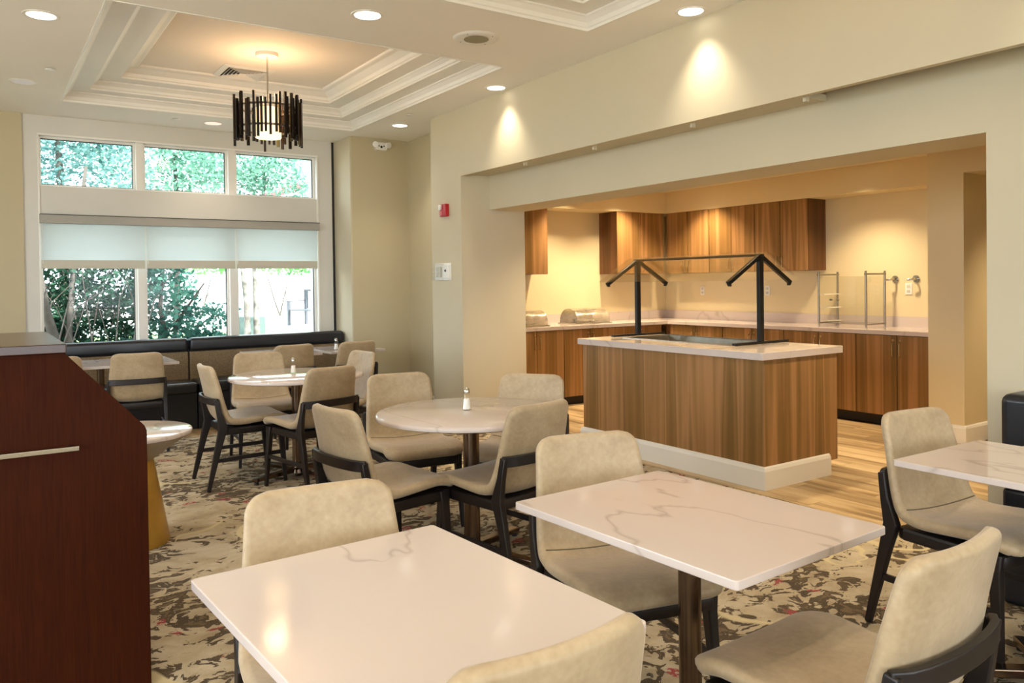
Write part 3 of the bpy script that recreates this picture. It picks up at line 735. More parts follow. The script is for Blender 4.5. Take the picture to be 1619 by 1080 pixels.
CH = [  # back-top x, y, facing deg, label, group
 (.50, 7.36, 90, 'beige chair at the window table, mostly hidden behind the dark red lectern', 'w'),
 (1.11, 7.33, 84, 'beige chair with its back to the camera at the left window table', 'w'),
 (2.47, 7.30, 97, 'beige chair pulled up to the middle banquette table, behind the far round table', 'w'),
 (3.10, 7.28, 97, 'beige chair pulled up to the rightmost banquette table', 'w'),
 (1.31, 5.88, 0, 'beige chair on the left side of the far round table, seen side on', 'r2'),
 (1.95, 6.72, -98, 'beige chair behind the far round table, facing the camera', 'r2'),
 (2.0, 5.13, 104, 'beige chair on the near side of the far round table, back to camera', 'r2'),
 (2.68, 6.16, 186, 'beige chair on the right side of the far round table, before the beige wall', 'r2'),
 (1.315, 3.44, 8, 'beige chair at the left of the near round table, wooden rail wrapping its back', 'r1'),
 (2.16, 4.49, -98, 'beige chair behind the near round table on its left, front turned to camera', 'r1'),
 (2.79, 3.90, 214, 'beige chair at the far right of the near round table, before the serving island', 'r1'),
 (2.15, 2.93, 101, 'beige chair on the near side of the near round table, back to camera', 'r1'),
 (.775, 2.125, -97, 'beige chair facing camera across the leftmost square table', 'sq'),
 (1.83, 2.25, -104, 'beige chair facing camera behind the middle square table, seat showing below the top', 'sq'),
 (.735, .96, 91, 'beige chair cut off at the bottom edge, nearest to the camera', 'sq'),
 (1.70, .83, 92, 'beige chair at the bottom right with its curved back and wooden rail showing', 'sq'),
 (3.235, 1.815, -97, 'beige chair at the square table beside the black booth', 'sq')]
proto = make_chair()
for i, (x, y, a, lab, g) in enumerate(CH):
    c = proto if i == 0 else None
    if c is None:
        c = proto.copy(); COL.objects.link(c)
        for ch in PK:
            k = ch[0].copy(); COL.objects.link(k); k.parent = c
            for s in ch[1]: z = s.copy(); COL.objects.link(z); z.parent = k
    else:
        PK = [(ch, KIDS_OF(ch)) for ch in KIDS_OF(proto)]
    fx, fy = cos(D(a)), sin(D(a))
    c.location = (x+fx*.29, y+fy*.29, 0); c.rotation_euler = (0, 0, D(a)-pi/2)
    c['label'] = lab; c['group'] = GR[g]

# ------------------------------------------------------------------ tables
def base_x(t, H, r, L, rot, matn='bronze', foot='darkwood'):
    m = MB(); m.lathe([(r, .03), (r, H)], n=28); obj('column', m, matn, t, smooth=40)
    m = MB(); m.lathe([(r+.025, .025), (r+.02, .05), (r+.002, .06)], n=24); obj('collar', m, matn, t, smooth=40)
    m = MB(); m.lathe([(r+.09, H-.012), (r+.09, H)], n=24); obj('top_plate', m, 'black_metal', t)
    for k in range(4):
        a = rot+k*pi/2; d = Vector((cos(a), sin(a), 0)); p = Vector((-d.y, d.x, 0))
        m = MB(); m.bar([d*.02+Vector((0, 0, .045)), d*(L-.03)+Vector((0, 0, .036)), d*L+Vector((0, 0, .034))], [(.055, .035), (.05, .026), (.036, .018)], tuple(p)); o = obj('foot', m, 'bronze', t, bevel=.004)
        q = MB(); q.cyl(d*(L-.03)+Vector((0, 0, 0)), d*(L-.03)+Vector((0, 0, .025)), .016, 12); obj('glide', q, 'dot', o)
def round_table(x, y, lab):
    t = thing('round_table', (x, y, 0), lab, 'table', 'round tables')
    R = .49; m = MB(); m.lathe([(R-.014, .722), (R-.002, .727), (R, .738), (R-.004, .7465), (R-.01, .75)], n=96); obj('tabletop', m, 'quartz', t, smooth=50)
    base_x(t, .722, .042, .40, radians(20)); return t
round_table(2.107, 3.511, 'near round white table with a salt shaker, in front of the serving island')
round_table(1.961, 5.778, 'far round white table with a salt shaker, in front of the banquette')
def square_table(x0, y0, x1, y1, rz, lab, name='square_table', r=.032, g='square tables', z=.75):
    cx, cy = (x0+x1)/2, (y0+y1)/2
    t = thing(name, (cx, cy, 0), lab, 'table', g, rz)
    a, b = (x1-x0)/2, (y1-y0)/2; c = .012
    m = MB(); pl = []
    for sx, sy, a0 in ((1, 1, 0), (-1, 1, 90), (-1, -1, 180), (1, -1, 270)):
        for k in range(5): q = radians(a0+22.5*k); pl.append((sx*(a-c)+c*cos(q), sy*(b-c)+c*sin(q)))
    m.prism(pl, z-.022, z, 'z'); obj('tabletop', m, 'quartz', t, bevel=.0022)
    base_x(t, z-.022, r, .30, radians(45)); return t
square_table(.405, 1.10, 1.045, 1.90, radians(3), 'leftmost square white table, largest in front of the camera')
square_table(1.345, 1.165, 1.975, 1.98, radians(2.5), 'middle square white table on a steel column, in the foreground')
square_table(2.735, .80, 3.345, 1.595, radians(-1), 'right square white table cut by the frame beside the black booth')
square_table(.30, 7.47, 1.475, 8.20, 0, 'long white table before the left part of the window banquette', 'banquette_table', .03, 'banquette tables')
square_table(2.19, 7.47, 2.80, 8.20, 0, 'white table before the banquette, left of the one with a salt shaker', 'banquette_table', .03, 'banquette tables')
square_table(2.88, 7.47, 3.47, 8.20, 0, 'white table with a salt shaker at the right end of the banquette', 'banquette_table', .03, 'banquette tables')

def salt(x, y, lab):
    t = thing('salt_shaker', (x, y, .7505), lab, 'salt shaker', 'salt shakers')
    t.scale = (1.15, 1.15, 1.3)
    m = MB(); m.lathe([(.021, 0), (.022, .004), (.0185, .02), (.015, .045), (.013, .062), (.0125, .068)], n=10); obj('glass_body', m, 'clear', t)
    m = MB(); m.lathe([(.018, .003), (.0165, .018), (.0135, .044)], n=10); obj('salt', m, 'salt', t)
    m = MB(); m.lathe([(.0135, .066), (.0145, .068), (.0145, .076), (.011, .086), (.004, .091)], n=16); obj('cap', m, 'chrome', t, smooth=40)
salt(2.107, 3.55, 'glass salt shaker with metal cap on the near round table')
salt(1.966, 5.87, 'glass salt shaker with metal cap on the far round table')
salt(3.037, 7.72, 'glass salt shaker on the rightmost banquette table')

# hourglass side table
t = thing('side_table', (.65, 4.80, 0), 'hourglass side table with white round top and golden cone base, beside the lectern', 'side table')
m = MB(); m.lathe([(.225, 0), (.228, .006), (.15, .46)], n=64); obj('lower_cone', m, 'tan_cone', t, smooth=40)
m = MB(); m.lathe([(.15, .46), (.338, .594)], n=64); obj('upper_cone', m, 'greycone', t, smooth=40)
m = MB(); m.lathe([(.34, .594), (.352, .598), (.354, .61), (.35, .618), (.345, .62)], n=72); obj('tabletop', m, 'quartz', t, smooth=50)

# ------------------------------------------------------------------ banquette under the window
def cushion(x0, y0, z0, x1, y1, z1, r=.03, matn='leather', name='cushion', par=None, n=3, crown=0):
    m = MB(); m.box(x0, y0, z0, x1, y1, z1)
    me = m.mesh(name, MT[matn]); bm = bmesh.new(); bm.from_mesh(me)
    if crown:
        bmesh.ops.subdivide_edges(bm, edges=[e for e in bm.edges if abs(e.verts[0].co.x-e.verts[1].co.x) > .1], cuts=8, use_grid_fill=True)
        bmesh.ops.subdivide_edges(bm, edges=[e for e in bm.edges if abs(e.verts[0].co.y-e.verts[1].co.y) > .1], cuts=5, use_grid_fill=True)
        xm, ym = (x0+x1)/2, (y0+y1)/2
        for v in bm.verts:
            if v.co.z > z1-1e-4: v.co.z += crown*(1-abs((v.co.x-xm)/(x1-x0)*2)**6)*(1-abs((v.co.y-ym)/(y1-y0)*2)**3)-crown*.2
    es = [e for e in bm.edges if len(e.link_faces) == 2 and e.calc_face_angle(0) > radians(50)]
    bmesh.ops.bevel(bm, geom=es, offset=r, segments=n, profile=.5, affect='EDGES', clamp_overlap=True)
    bm.to_mesh(me); bm.free(); me.polygons.foreach_set('use_smooth', [True]*len(me.polygons)); me.set_sharp_from_angle(angle=radians(60))
    o = bpy.data.objects.new(name, me); COL.objects.link(o); wn_ = o.modifiers.new('weighted', 'WEIGHTED_NORMAL'); wn_.keep_sharp = True
    if par: o.parent = par
    return o
for x0, x1, lab in ((-.45, 1.79, 'left module of the black banquette with brown tweed back under the window'), (1.80, 3.485, 'right module of the black banquette, ending at the wall corner')):
    xm = (x0+x1)/2; h = (x1-x0)/2
    t = thing('banquette', (xm, 8.5, 0), lab, 'banquette', 'banquette modules under the window')
    cushion(-h, -.24, 0, h, .34, .36, .006, 'leather', 'base', t)
    cushion(-h+.002, -.29, .36, h-.002, .12, .47, .03, 'leather', 'seat_cushion', t, crown=.015)
    cushion(-h+.002, .12, .44, h-.002, .20, .745, .012, 'tweed', 'back_panel', t)
    cushion(-h+.002, .10, .745, h-.002, .22, .888, .035, 'leather', 'top_roll', t)
    cushion(-h, .205, .36, h, .34, .86, .006, 'leather', 'back_frame', t)

# black booth at the right edge
t = thing('booth_seat', (3.9, .9, 0), 'black leather booth seat against the right wall, cut off by the frame', 'booth')
cushion(-.25, -2.2, 0, .25, .74, .50, .02, 'leather', 'base', t)
cushion(-.28, -2.2, .50, .08, .76, .655, .035, 'leather', 'seat_cushion', t)
cushion(.05, -2.2, .50, .255, .885, .865, .04, 'leather', 'backrest', t)

# ------------------------------------------------------------------ lectern
t = thing('lectern', (.05, 3.5, 0), 'dark red wooden lectern with a sloped side and metal bar handle at the left edge', 'lectern')
LP = [(-.50, 0), (.437, 0), (.437, .905), (.430, .923), (.187, 1.195), (-.50, 1.195)]
for y in (-.46, .42):
    m = MB(); m.prism(LP, y, y+.025, 'y'); obj('side_panel', m, 'mahog', t, bevel=.002)
m = MB(); m.box(.40, -.435, .02, .425, .42, .86); obj('kick_panel', m, 'mahog', t)
m = MB(); m.prism([(.418, .895), (.185, 1.156), (.165, 1.138), (.40, .875)], -.435, .42, 'y'); obj('sloped_desk', m, 'mahog', t)
m = MB(); m.box(-.50, -.435, .02, -.475, .42, 1.19); obj('front_panel', m, 'mahog', t)
m = MB(); m.box(-.475, -.435, .45, .40, .42, .47); obj('shelf', m, 'mahog', t)
m = MB(); m.box(-.53, -.48, 1.195, .192, .47, 1.226); obj('top', m, MT['mahog_top'] if 'mahog_top' in MT else 'mahog', t, bevel=.003)
m = MB(); m.box(-.34, -.505, .868, .222, -.495, .884); h = obj('bar_handle', m, 'chrome', t, bevel=.002)
for x in (-.32, .20):
    m = MB(); m.box(x-.008, -.496, .87, x+.008, -.458, .882); obj('standoff', m, 'chrome', h)

# ------------------------------------------------------------------ ceiling and wall fixtures
def can(x, y, z, lab, glow, r=.085, power=0, col=WARM, spot=100, blend=.7, cat='ceiling light', grp='recessed ceiling lights'):
    t = thing('recessed_light', (x, y, z), lab, cat, grp)
    m = MB(); m.lathe([(r-.004, -.002), (r+.004, -.006), (r+.016, -.004), (r+.018, 0), (r-.004, 0)], n=40, cap=False); obj('trim_ring', m, 'white', t, smooth=50)
    m = MB(); m.lathe([(0, -.0015), (r*.55, -.0012), (r-.004, -.003)], n=40, cap=False); obj('lamp', m, emit('lamp_glow', glow[0], glow[1]), t, smooth=60)
    if power:
        L = bpy.data.lights.new('downlight', 'SPOT'); L.energy = power; L.color = col; L.spot_size = radians(spot); L.spot_blend = blend; L.shadow_soft_size = .05
        o = bpy.data.objects.new('downlight', L); o.location = (x, y, z-.02); COL.objects.link(o)
PW = 30
G1 = ((1, .86, .68), 1.5); G2 = ((1, .93, .84), 2.2); G3 = ((.5, .47, .45), .25)
can(.352, 5.635, ZC, 'large warm recessed ceiling light at the upper left of the picture', G1, power=PW)
can(.336, 7.508, ZC, 'unlit grey recessed ceiling light at the left near the window wall', G3)
can(2.041, 4.584, ZC, 'bright recessed ceiling light in the ceiling band between the two trays', G2, power=PW)
can(3.715, 3.461, ZC, 'recessed ceiling light close to the beam, throwing the tall scallop', G2, .08, power=27, spot=92, blend=1)
can(3.722, 5.706, ZC, 'recessed ceiling light close to the beam above the fire alarm side', G2, .08, power=27, spot=92, blend=1)
can(3.725, 7.581, ZC, 'recessed ceiling light in front of the beige wall niche', G2, .08, power=PW*.7)
can(2.033, 8.443, ZC, 'dim recessed ceiling light between the window and the ceiling tray', ((.9, .72, .6), .5), power=12)
for x, y, pw in ((3.70, 1.25, 27), (3.70, -.9, 27), (.35, 3.3, PW), (.35, .9, PW), (2.04, .6, PW), (-1.2, 5.6, PW), (-1.2, 3.2, PW), (-1.2, .9, PW), (.35, -1.4, PW), (2.1, -1.6, PW), (-1.5, -1.6, PW), (-1.3, 7.6, 30)):  # all but the one by the booth are added to brighten the room
    can(x, y, ZC, 'recessed ceiling light out of view, %s row, %s' % ({3.70: 'beam side', .35: 'left tray side', 2.04: 'middle', 2.1: 'middle', -1.2: 'far left', -1.5: 'far left', -1.3: 'far left'}[x], {1.25: 'by the booth', -.9: 'added behind the booth', 3.3: 'added above the lectern', .9: 'added above the camera', .6: 'added between the square tables', 5.6: 'added level with the far round table', 3.2: 'added level with the lectern', -1.4: 'added behind the camera', -1.6: 'added near the back wall', 7.6: 'added near the window'}[y]), G2, power=pw, spot=92 if x == 3.7 else 100, blend=1 if x == 3.7 else .7)
# kitchen downlights; unseen ones behind the header and in the passage added to brighten
for (x, y), wh in zip(((7.10, 4.60), (7.10, 6.60), (6.55, 7.08), (5.75, 7.08), (4.95, 5.6), (4.95, 3.9), (5.0, 2.4), (7.7, 2.5)), ('right of the back wall cabinets', 'at the back wall cabinets', 'at the left wall cabinet', 'above the food covers', 'added behind the header, far end', 'added behind the header, middle', 'added behind the header, near end', 'added in the passage')):
    can(x, y, ZK, 'recessed kitchen ceiling light '+wh, G2, .06, power=95, col=WARM2, spot=110, blend=.8, grp='recessed kitchen lights')

for x, y, lab in ((.491, 6.972, 'small flush sprinkler cover left of the ceiling tray'), (1.666, 8.406, 'small flush sprinkler cover above the window'), (3.568, 7.042, 'small dark sprinkler near the beam corner')):
    t = thing('sprinkler', (x, y, ZC), lab, 'sprinkler', 'ceiling sprinklers')
    m = MB(); m.lathe([(0, -.012), (.034, -.012), (.038, -.009), (.038, -.004)], n=24); obj('cover', m, 'white', t, smooth=40)
    m = MB(); m.lathe([(.030, -.004), (.030, 0)], n=20); obj('neck', m, 'dot', t)
t = thing('sprinkler', (2.04, 5.80, ZC+.275), 'sprinkler head hanging in the ceiling tray near its front edge', 'sprinkler', 'ceiling sprinklers')
m = MB(); m.lathe([(.035, -.006), (.038, 0)], n=24); obj('cover', m, 'white', t)
m = MB(); m.lathe([(.02, -.035), (.02, -.03), (.008, -.028), (.008, -.006)], n=16); obj('head', m, 'dot', t)
t = thing('ceiling_speaker', (2.856, 4.618, ZC), 'round ceiling speaker with grey grille between the trays', 'speaker')
m = MB(); m.lathe([(.085, -.010), (.13, -.009), (.155, -.006), (.16, 0)], n=48); obj('bezel', m, 'white', t, smooth=50)
m = MB(); m.lathe([(0, -.0125), (.085, -.0115)], n=40, cap=False); g = obj('grille', m, plain('speaker_grille', srgb(150, 142, 116), .7, var=.12, vs=160), t, smooth=60)
for k in range(4):
    a = radians(30+90*k); m = MB(); m.cyl((.125*cos(a), .125*sin(a), -.011), (.125*cos(a), .125*sin(a), -.006), .004, 8); obj('screw', m, 'dot', t)

# air diffuser
t = thing('ceiling_vent', (2.05, 7.37, ZC+.275), 'square louvred air diffuser in the ceiling tray behind the pendant', 'air vent')
def sq(m, r0, z0, r1, z1, th=.002):
    v = []
    for r, z in ((r0, z0), (r1, z1), (r1, z1+th), (r0, z0+th)): v += [(-r, -r, z), (r, -r, z), (r, r, z), (-r, r, z)]
    f = []
    for k in range(4):
        for j in range(4): f.append((k*4+j, k*4+(j+1) % 4, ((k+1) % 4)*4+(j+1) % 4, ((k+1) % 4)*4+j))
    return m.add(v, f)
obj('frame', sq(MB(), .175, -.014, .225, -.004), 'white', t)
for k, r in enumerate((.165, .135, .105, .075, .045)): obj('louvre', sq(MB(), r-.002, -.020, r-.022, -.004), 'white', t)
m = MB(); m.box(-.18, -.18, -.003, .18, .18, -.001); obj('duct', m, 'dot', t)

# pendants: rings of square rods around a glowing drum
def pendant(x, y, ztop, zt, zb, R, lab, power):
    t = thing('pendant_lamp', (x, y, ztop), lab, 'pendant light', None)
    m = MB(); m.lathe([(.088, -.028), (.092, -.022), (.092, 0)], n=40); obj('canopy', m, 'white', t, smooth=40)
    m = MB(); m.cyl((0, 0, -.028), (0, 0, zt-ztop-.06), .007, 10); obj('stem', m, 'chrome', t, smooth=40)
    for zz in (zt-.105, zb+.14):
        m = MB(); n = 48; z = zz-ztop; v = []; f = []
        for i in range(n):
            a = 2*pi*i/n
            for r, q in ((R-.012, z), (R-.002, z), (R-.002, z+.016), (R-.012, z+.016)): v.append((r*cos(a), r*sin(a), q))
        for i in range(n):
            for q in range(4): f.append((i*4+q, ((i+1) % n)*4+q, ((i+1) % n)*4+(q+1) % 4, i*4+(q+1) % 4))
        m.add(v, f); o = obj('ring', m, 'steel', t)
        if zz > zb+.2:
            for k in range(3):
                a = 2*pi*k/3; q = MB(); q.cyl((0, 0, z+.008), ((R-.01)*cos(a), (R-.01)*sin(a), z+.008), .005, 6); obj('spoke', q, 'steel', o)
    rnd = random.Random(3)
    N = 46
    for i in range(N):
        a = 2*pi*i/N+rnd.uniform(-.025, .025); r = R+(.004 if i % 2 else .026)
        top = zt-ztop-rnd.choice((0, .0, .03, .05, .06)); bot = zb-ztop+rnd.choice((0, .02, .04, .06, .08)); w = .0095
        c_, s_ = cos(a), sin(a)
        P = [(r*c_+w*(u*c_-v_*s_), r*s_+w*(u*s_+v_*c_)) for u, v_ in ((-1, -1), (1, -1), (1, 1), (-1, 1))]
        m = MB(); m.prism(P, bot, top, 'z'); obj('rod', m, rnd.choice(('tray_rod', 'tray_rod', 'rod2', 'rod2', 'rod2', 'rod2', 'rod2', 'rod3')), t)
    m = MB(); m.lathe([(.10, zb-ztop+.07), (.105, zb-ztop+.075), (.105, zt-ztop-.10), (.10, zt-ztop-.095)], n=36); obj('drum_shade', m, MT['drum'], t, smooth=40)
    m = MB(); 
    for k in range(0): pass
    for z in (0, ):
        L = bpy.data.lights.new('pendant_bulb', 'POINT'); L.energy = power; L.color = (1, .62, .34); L.shadow_soft_size = .1
        o = bpy.data.objects.new('pendant_bulb', L); o.location = (x, y, zt+.03); COL.objects.link(o)
    L = bpy.data.lights.new('pendant_bulb', 'SPOT'); L.energy = power*1.5; L.color = WARM; L.shadow_soft_size = .08; L.spot_size = radians(110); L.spot_blend = 1
    o = bpy.data.objects.new('pendant_bulb_low', L); o.location = (x, y, zb+.05); COL.objects.link(o)
MT['drum'] = emit('glowing_drum_shade', (1, .72, .36), 1.3)
pendant(2.05, 6.66, ZC+.275, 3.0, 2.585, .245, 'pendant lamp of dark bronze rods around a glowing drum in the ceiling tray', 7)
pendant(2.04, 2.30, ZC+.275, 3.12, 2.70, .245, 'pendant lamp of bronze rods in the front ceiling tray, above the picture', 7)

# emergency light on the column
t = thing('emergency_light', (3.866, 8.396, 3.0), 'white emergency light unit with two lamp heads high on the sand coloured wall', 'emergency light')
m = MB(); m.prism([(-.085, .045), (.085, .045), (.07, -.045), (-.07, -.045)], -.045, 0, 'y'); obj('housing', m, 'plastic', t, bevel=.008)
for s in (-1, 1):
    m = MB(); m.cyl((s*.075, -.02, .02), (s*.085, -.07, .012), .03, 18, .034); h = obj('lamp_head', m, 'plastic', t, smooth=40)
    m = MB(); m.cyl((s*.03, -.047, .0), (s*.03, -.05, .0), .008, 10); obj('indicator', m, 'dot', t)
m = MB(); m.cyl((0, -.046, -.01), (0, -.05, -.01), .014, 12); obj('test_button', m, 'dot', t)

# fire alarm, thermostat cover
t = thing('fire_alarm', (XB, 6.83, 2.135), 'red wall fire alarm with white strobe on the white pier', 'fire alarm')
m = MB(); m.box(-.045, -.058, -.062, 0, .058, .062); obj('body', m, 'red', t, bevel=.006)
m = MB(); m.box(-.068, .008, .005, -.045, .05, .055); obj('strobe', m, 'plastic', t, bevel=.006)
m = MB(); m.box(-.05, .006, -.05, -.0452, .05, -.006); obj('speaker_grille', m, plain('pale_red_grille', srgb(206, 110, 112), .5), t, bevel=.001)
t = thing('thermostat', (XB, 6.905, 1.53), 'thermostat under a clear cover box on the white pier', 'thermostat')
m = MB(); m.box(-.012, -.16, -.085, 0, .16, .085); obj('back_plate', m, 'plastic', t, bevel=.003)
m = MB(); m.box(-.06, -.03, -.08, -.012, .155, .08); obj('clear_cover', m, 'clear', t, bevel=.004)
m = MB(); m.box(-.035, -.145, -.065, -.012, -.05, .065); o = obj('control', m, 'plastic', t, bevel=.004)
m = MB(); m.cyl((-.036, -.10, .01), (-.041, -.10, .01), .012, 14); obj('dial', m, 'dot', o, smooth=40)
m = MB(); m.box(-.03, .02, -.05, -.012, .10, .05); obj('display_unit', m, 'shade_rail', t, bevel=.003)

# ------------------------------------------------------------------ garden outside
def leafmat(name, a, b, tr=.3):
    m = bpy.data.materials.new(name); m.use_nodes = True; t = m.node_tree; t.nodes.clear()
    o = t.nodes.new('ShaderNodeOutputMaterial'); d = t.nodes.new('ShaderNodeBsdfDiffuse'); l = t.nodes.new('ShaderNodeBsdfTranslucent')
    n = t.nodes.new('ShaderNodeTexNoise'); n.inputs['Scale'].default_value = 4; g = t.nodes.new('ShaderNodeNewGeometry'); r = t.nodes.new('ShaderNodeValToRGB')
    r.color_ramp.elements[0].position = .35; r.color_ramp.elements[1].position = .65
    r.color_ramp.elements[0].color = a; r.color_ramp.elements[1].color = b
    t.links.new(g.outputs['Position'], n.inputs['Vector']); t.links.new(n.outputs[0], r.inputs[0]); t.links.new(r.outputs[0], d.inputs[0]); t.links.new(r.outputs[0], l.inputs[0])
    mx = t.nodes.new('ShaderNodeMixShader'); mx.inputs[0].default_value = tr
    t.links.new(d.outputs[0], mx.inputs[1]); t.links.new(l.outputs[0], mx.inputs[2]); t.links.new(mx.outputs[0], o.inputs[0]); return m
MT['leafA'] = leafmat('leaf_blue_green', (.03, .10, .085, 1), (.11, .26, .20, 1))
MT['leafB'] = leafmat('leaf_mid_green', (.12, .27, .20, 1), (.36, .60, .48, 1))
MT['leafC'] = leafmat('leaf_pale_green', (.12, .34, .14, 1), (.34, .64, .24, 1))
MT['leafE'] = leafmat('leaf_hazy_green', (.07, .17, .17, 1), (.26, .46, .42, 1))
MT['leafD'] = leafmat('leaf_dark_green', (.012, .04, .027, 1), (.05, .13, .08, 1))
MT['bark'] = plain('bark', srgb(86, 80, 74), .9, var=.35, vs=9, bump=.5, bs=20)
MT['lawn'] = plain('lawn', srgb(120, 150, 84), .95, var=.15, vs=1.5)
MT['mulch'] = plain('mulch', srgb(88, 80, 84), .95, var=.5, vs=18)
MT['pave'] = plain('pale_paving', srgb(190, 188, 178), .8, var=.05)
m = MB(); m.box(-60, -60, -.36, 60, 60, -.31); m.box(-40, 9.2, -.31, 45, 60, -.15); struct('ground_outside', m, 'pave')
m = MB(); m.prism([(10.2, -.3), (10.2, .30), (11.5, .40), (14.9, .45), (15.2, -.3)], -14, 12, 'x'); struct('ground_planting_bed', m, 'mulch')
m = MB(); m.prism([(15.0, -.3), (15.0, .40), (17.5, .44), (21, .80), (60, .95), (60, -.3)], -40, 60, 'x'); struct('ground_terrace', m, 'pave')
m = MB(); m.prism([(15.3, .30), (15.3, .44), (17.0, .47), (17.0, .30)], -20, 30, 'x'); struct('ground_lawn', m, 'lawn')
def leaves(rnd, blobs, n, size):
    m = MB(); v = m.v; f = m.f
    tot = sum(b[3]*b[4]*b[5] for b in blobs)
    for (cx, cy, cz, rx, ry, rz) in blobs:
        k = int(n*rx*ry*rz/tot)
        for _ in range(k):
            while True:
                a, b, c = rnd.uniform(-1, 1), rnd.uniform(-1, 1), rnd.uniform(-1, 1); q = a*a+b*b+c*c
                if .15 < q < 1: break
            p = Vector((cx+a*rx, cy+b*ry, cz+c*rz)); d = Vector((rnd.gauss(0, 1), rnd.gauss(0, 1), rnd.gauss(0, .6))).normalized()
            e = d.cross(Vector((rnd.gauss(0, 1), rnd.gauss(0, 1), rnd.gauss(0, 1)))).normalized(); s = size*rnd.uniform(.6, 1.3)
            o = len(v); v += [tuple(p), tuple(p+d*s*.5+e*s*.28), tuple(p+d*s), tuple(p+d*s*.5-e*s*.28)]; f.append((o, o+1, o+2, o+3))
    return m
def tree(name, loc, lab, trunks, blobs, n, size, leaf, cat='tree', grp=None, seed=1, rt=.1):
    rnd = random.Random(seed); t = thing(name, loc, lab, cat, grp)
    for tr in trunks:
        pts = [Vector(p) for p in tr[0]]; k = len(pts)
        m = MB(); m.tube(pts, [tr[1]*(1-.6*i/(k-1)) for i in range(k)], 8); obj('trunk' if tr[1] > .035 else 'branch', m, 'bark', t, smooth=60)
    if n:
        o = obj('foliage', leaves(rnd, blobs, n, size), leaf, t); o['kind'] = 'stuff'
    return t
rb = random.Random(5)
MT['twig'] = plain('pale_twig_bark', srgb(128, 122, 112), .9, var=.25, vs=15)
MT['bark2'] = plain('patchy_bark', srgb(120, 116, 106), .9, var=.75, vs=7)
tk = []
for i in range(30):
    x = rb.uniform(-.1, 1.2); s_ = rb.choice((-1, 1)); q = rb.uniform(.2, .9); y = rb.uniform(-.3, .2)
    tk.append(([(x, y, 0), (x+s_*.08*q, y, .35), (x+s_*.3*q, y+.1, .75+.2*rb.random()), (x+s_*.62*q, y, 1.0+.4*rb.random())], .007+.008*rb.random()))
tk += [([(.28, .1, 0), (.22, .1, .4), (.12, .0, .8), (.03, 0, 1.4), (-.1, 0, 2.6)], .075), ([(.36, .1, 0), (.36, .1, .5), (.42, .2, 1.2), (.6, .3, 2.6)], .05)]
tree('garden_shrub', (.55, 10.9, .34), 'grey many-stemmed shrub with bare branches outside the left lower pane', tk,
     [(.92, .3, 1.1, .45, .35, .36), (.15, .3, 1.2, .5, .3, .3), (.65, .35, .5, .65, .3, .32), (.1, .35, .5, .4, .3, .45), (1.05, .3, .7, .3, .3, .45), (.5, .5, .85, .5, .3, .4), (.6, .4, 1.6, 1.0, .3, .35)], 9500, .07, 'leafD', 'shrub', seed=2)
tree('evergreen_bush', (2.05, 11.0, .36), 'glossy green bush with outstretched branches outside the middle pane', [([(0, 0, 0), (.1, 0, .6), (.4, -.2, 1.1)], .03), ([(0, 0, 0), (-.1, 0, .8), (.0, .1, 1.8)], .04), ([(.1, 0, .3), (.45, -.1, .62), (.75, -.15, .72)], .014)],
     [(-.05, 0, .95, .42, .35, .5), (-.2, 0, 1.5, .4, .35, .4), (.4, -.1, .62, .35, .25, .2), (.62, -.15, .74, .26, .2, .1), (0, .1, .3, .6, .35, .3), (.45, 0, .3, .4, .3, .18)], 3400, .085, 'leafA', 'bush', seed=3)
tree('garden_tree', (1.0, 13.6, .4), 'tree with blue green crown filling the upper left pane', [([(0, 0, 0), (.1, 0, 1.5), (0, 0, 4.0)], .09)],
     [(-.8, 0, 3.6, 1.5, .8, 1.5), (.35, .3, 2.9, 1.1, .8, 1.0), (.5, 0, 4.0, 1.0, .8, 1.2)], 11000, .085, 'leafE', grp='trees outside the window', seed=4)
tree('garden_tree', (3.0, 15.4, .45), 'tree with light green crown filling the upper middle pane', [([(0, 0, 0), (.05, 0, 2), (0, 0, 4.5)], .07)],
     [(-.5, 0, 3.8, 1.2, .8, 1.5), (.6, .3, 3.5, .9, .7, 1.1)], 9000, .09, 'leafB', grp='trees outside the window', seed=5)
o = tree('garden_tree', (3.96, 14.0, .44), 'pale green tree with twin rough trunks outside the right pane', [([(-.07, 0, 0), (-.08, 0, .7), (-.16, 0, 1.5), (-.3, 0, 3)], .062), ([(.09, 0, 0), (.08, 0, .7), (.06, 0, 1.4), (.3, 0, 3)], .06)],
     [(-.2, 0, 3.3, 1.0, .7, .75), (.55, 0, 3.0, .75, .6, .55)], 6000, .085, 'leafB', grp='trees outside the window', seed=6)
for ch in KIDS_OF(o):
    if ch.name.startswith('trunk'): ch.data.materials[0] = MT['bark2']
for x, y, s_, lab in ((5.8, 18.2, 1, 'small lawn tree with bare forked stems seen through the right pane'), (8.2, 19.5, 2, 'small lawn tree at the right edge of the right pane'), (4.15, 18.6, 3, 'small lawn tree seen through the middle pane')):
    tree('lawn_tree', (x, y, .72), lab, [([(0, 0, 0), (-.12, 0, .35), (-.3, 0, 1.0)], .022), ([(0, 0, 0), (.08, 0, .35), (.25, 0, 1.0)], .022), ([(0, 0, 0), (.12, .1, .4), (.4, .1, 1.0)], .016)],
         [(0, 0, 1.35, .9, .6, .38), (.6, 0, 1.2, .5, .5, .25)], 2200, .09, 'leafC', grp='small trees on the lawn', seed=10+s_)
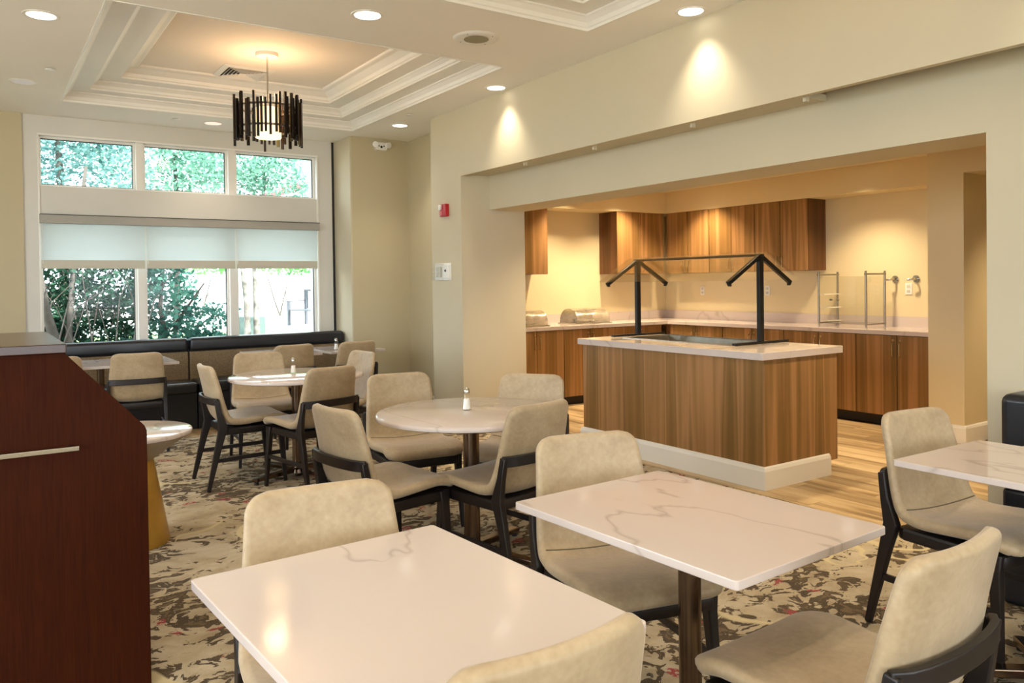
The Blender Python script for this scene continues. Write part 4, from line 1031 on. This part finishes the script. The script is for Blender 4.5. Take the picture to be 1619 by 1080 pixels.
# pale pavilion with a red roof
t = thing('pavilion', (9.6, 22.5, .8), 'pale building with a red tiled roof beyond the garden', 'building')
m = MB(); m.prism([(-2.4, 0), (6, 0), (6, 4.4), (1.8, 4.4), (-2.4, 3.0)], 0, 4, 'y'); obj('wall', m, plain('pale_render', srgb(236, 234, 226), .8, var=.02), t)
m = MB(); m.prism([(-2.9, 3.0), (2.0, 4.72), (6.5, 3.1), (6.5, 3.3), (2.0, 4.95), (-2.9, 3.22)], -.6, 4.6, 'y'); obj('roof', m, plain('red_roof', srgb(150, 60, 70), .7, var=.1), t)
m = MB(); m.prism([(-2.85, 2.9), (2.0, 4.6), (2.0, 4.72), (-2.9, 3.0)], -.66, -.6, 'y'); obj('fascia', m, 'white', t)
for k in range(4):
    m = MB(); m.box(-1.7+k*1.3, -.03, 1.1, -1.1+k*1.3, .0, 1.9); w = obj('window', m, plain('pane_blue', srgb(110, 140, 160), .2), t)
    m = MB(); m.box(-1.75+k*1.3, -.05, 1.04, -1.05+k*1.3, -.01, 1.1); obj('sill', m, 'white', w)
# porch column and bench
t = thing('porch_column', (4.55, 16.3, .44), 'pale square porch column on a grey plinth behind the twin trunks', 'column')
m = MB(); m.box(-.15, -.15, .36, .15, .15, 1.9); obj('shaft', m, plain('pale_blue_column', srgb(190, 205, 220), .6), t, bevel=.01)
m = MB(); m.box(-.26, -.26, 0, .26, .26, .36); obj('plinth', m, plain('grey_plinth', srgb(90, 104, 104), .8), t, bevel=.01)
t = thing('garden_bench', (6.3, 17.4, .42), 'slatted garden bench seen through the right pane', 'bench', rz=radians(-80))
bm_ = plain('weathered_teak', srgb(86, 88, 96), .8, var=.15)
for x in (-.7, .7):
    for y in (-.22, .22):
        m = MB(); m.box(x-.03, y-.03, 0, x+.03, y+.03, .62 if y < 0 else .9); obj('leg', m, bm_, t)
    m = MB(); m.box(x-.035, -.27, .62, x+.035, .24, .65); obj('armrest', m, bm_, t)
for k in range(4): m = MB(); m.box(-.7, -.24+k*.12, .42, .7, -.15+k*.12, .445); obj('seat_slat', m, bm_, t)
for k in range(9): m = MB(); m.box(-.62+k*.15, .2, .46, -.57+k*.15, .22, .86); obj('back_slat', m, bm_, t)
m = MB(); m.box(-.7, .19, .86, .7, .24, .91); obj('top_rail', m, bm_, t)
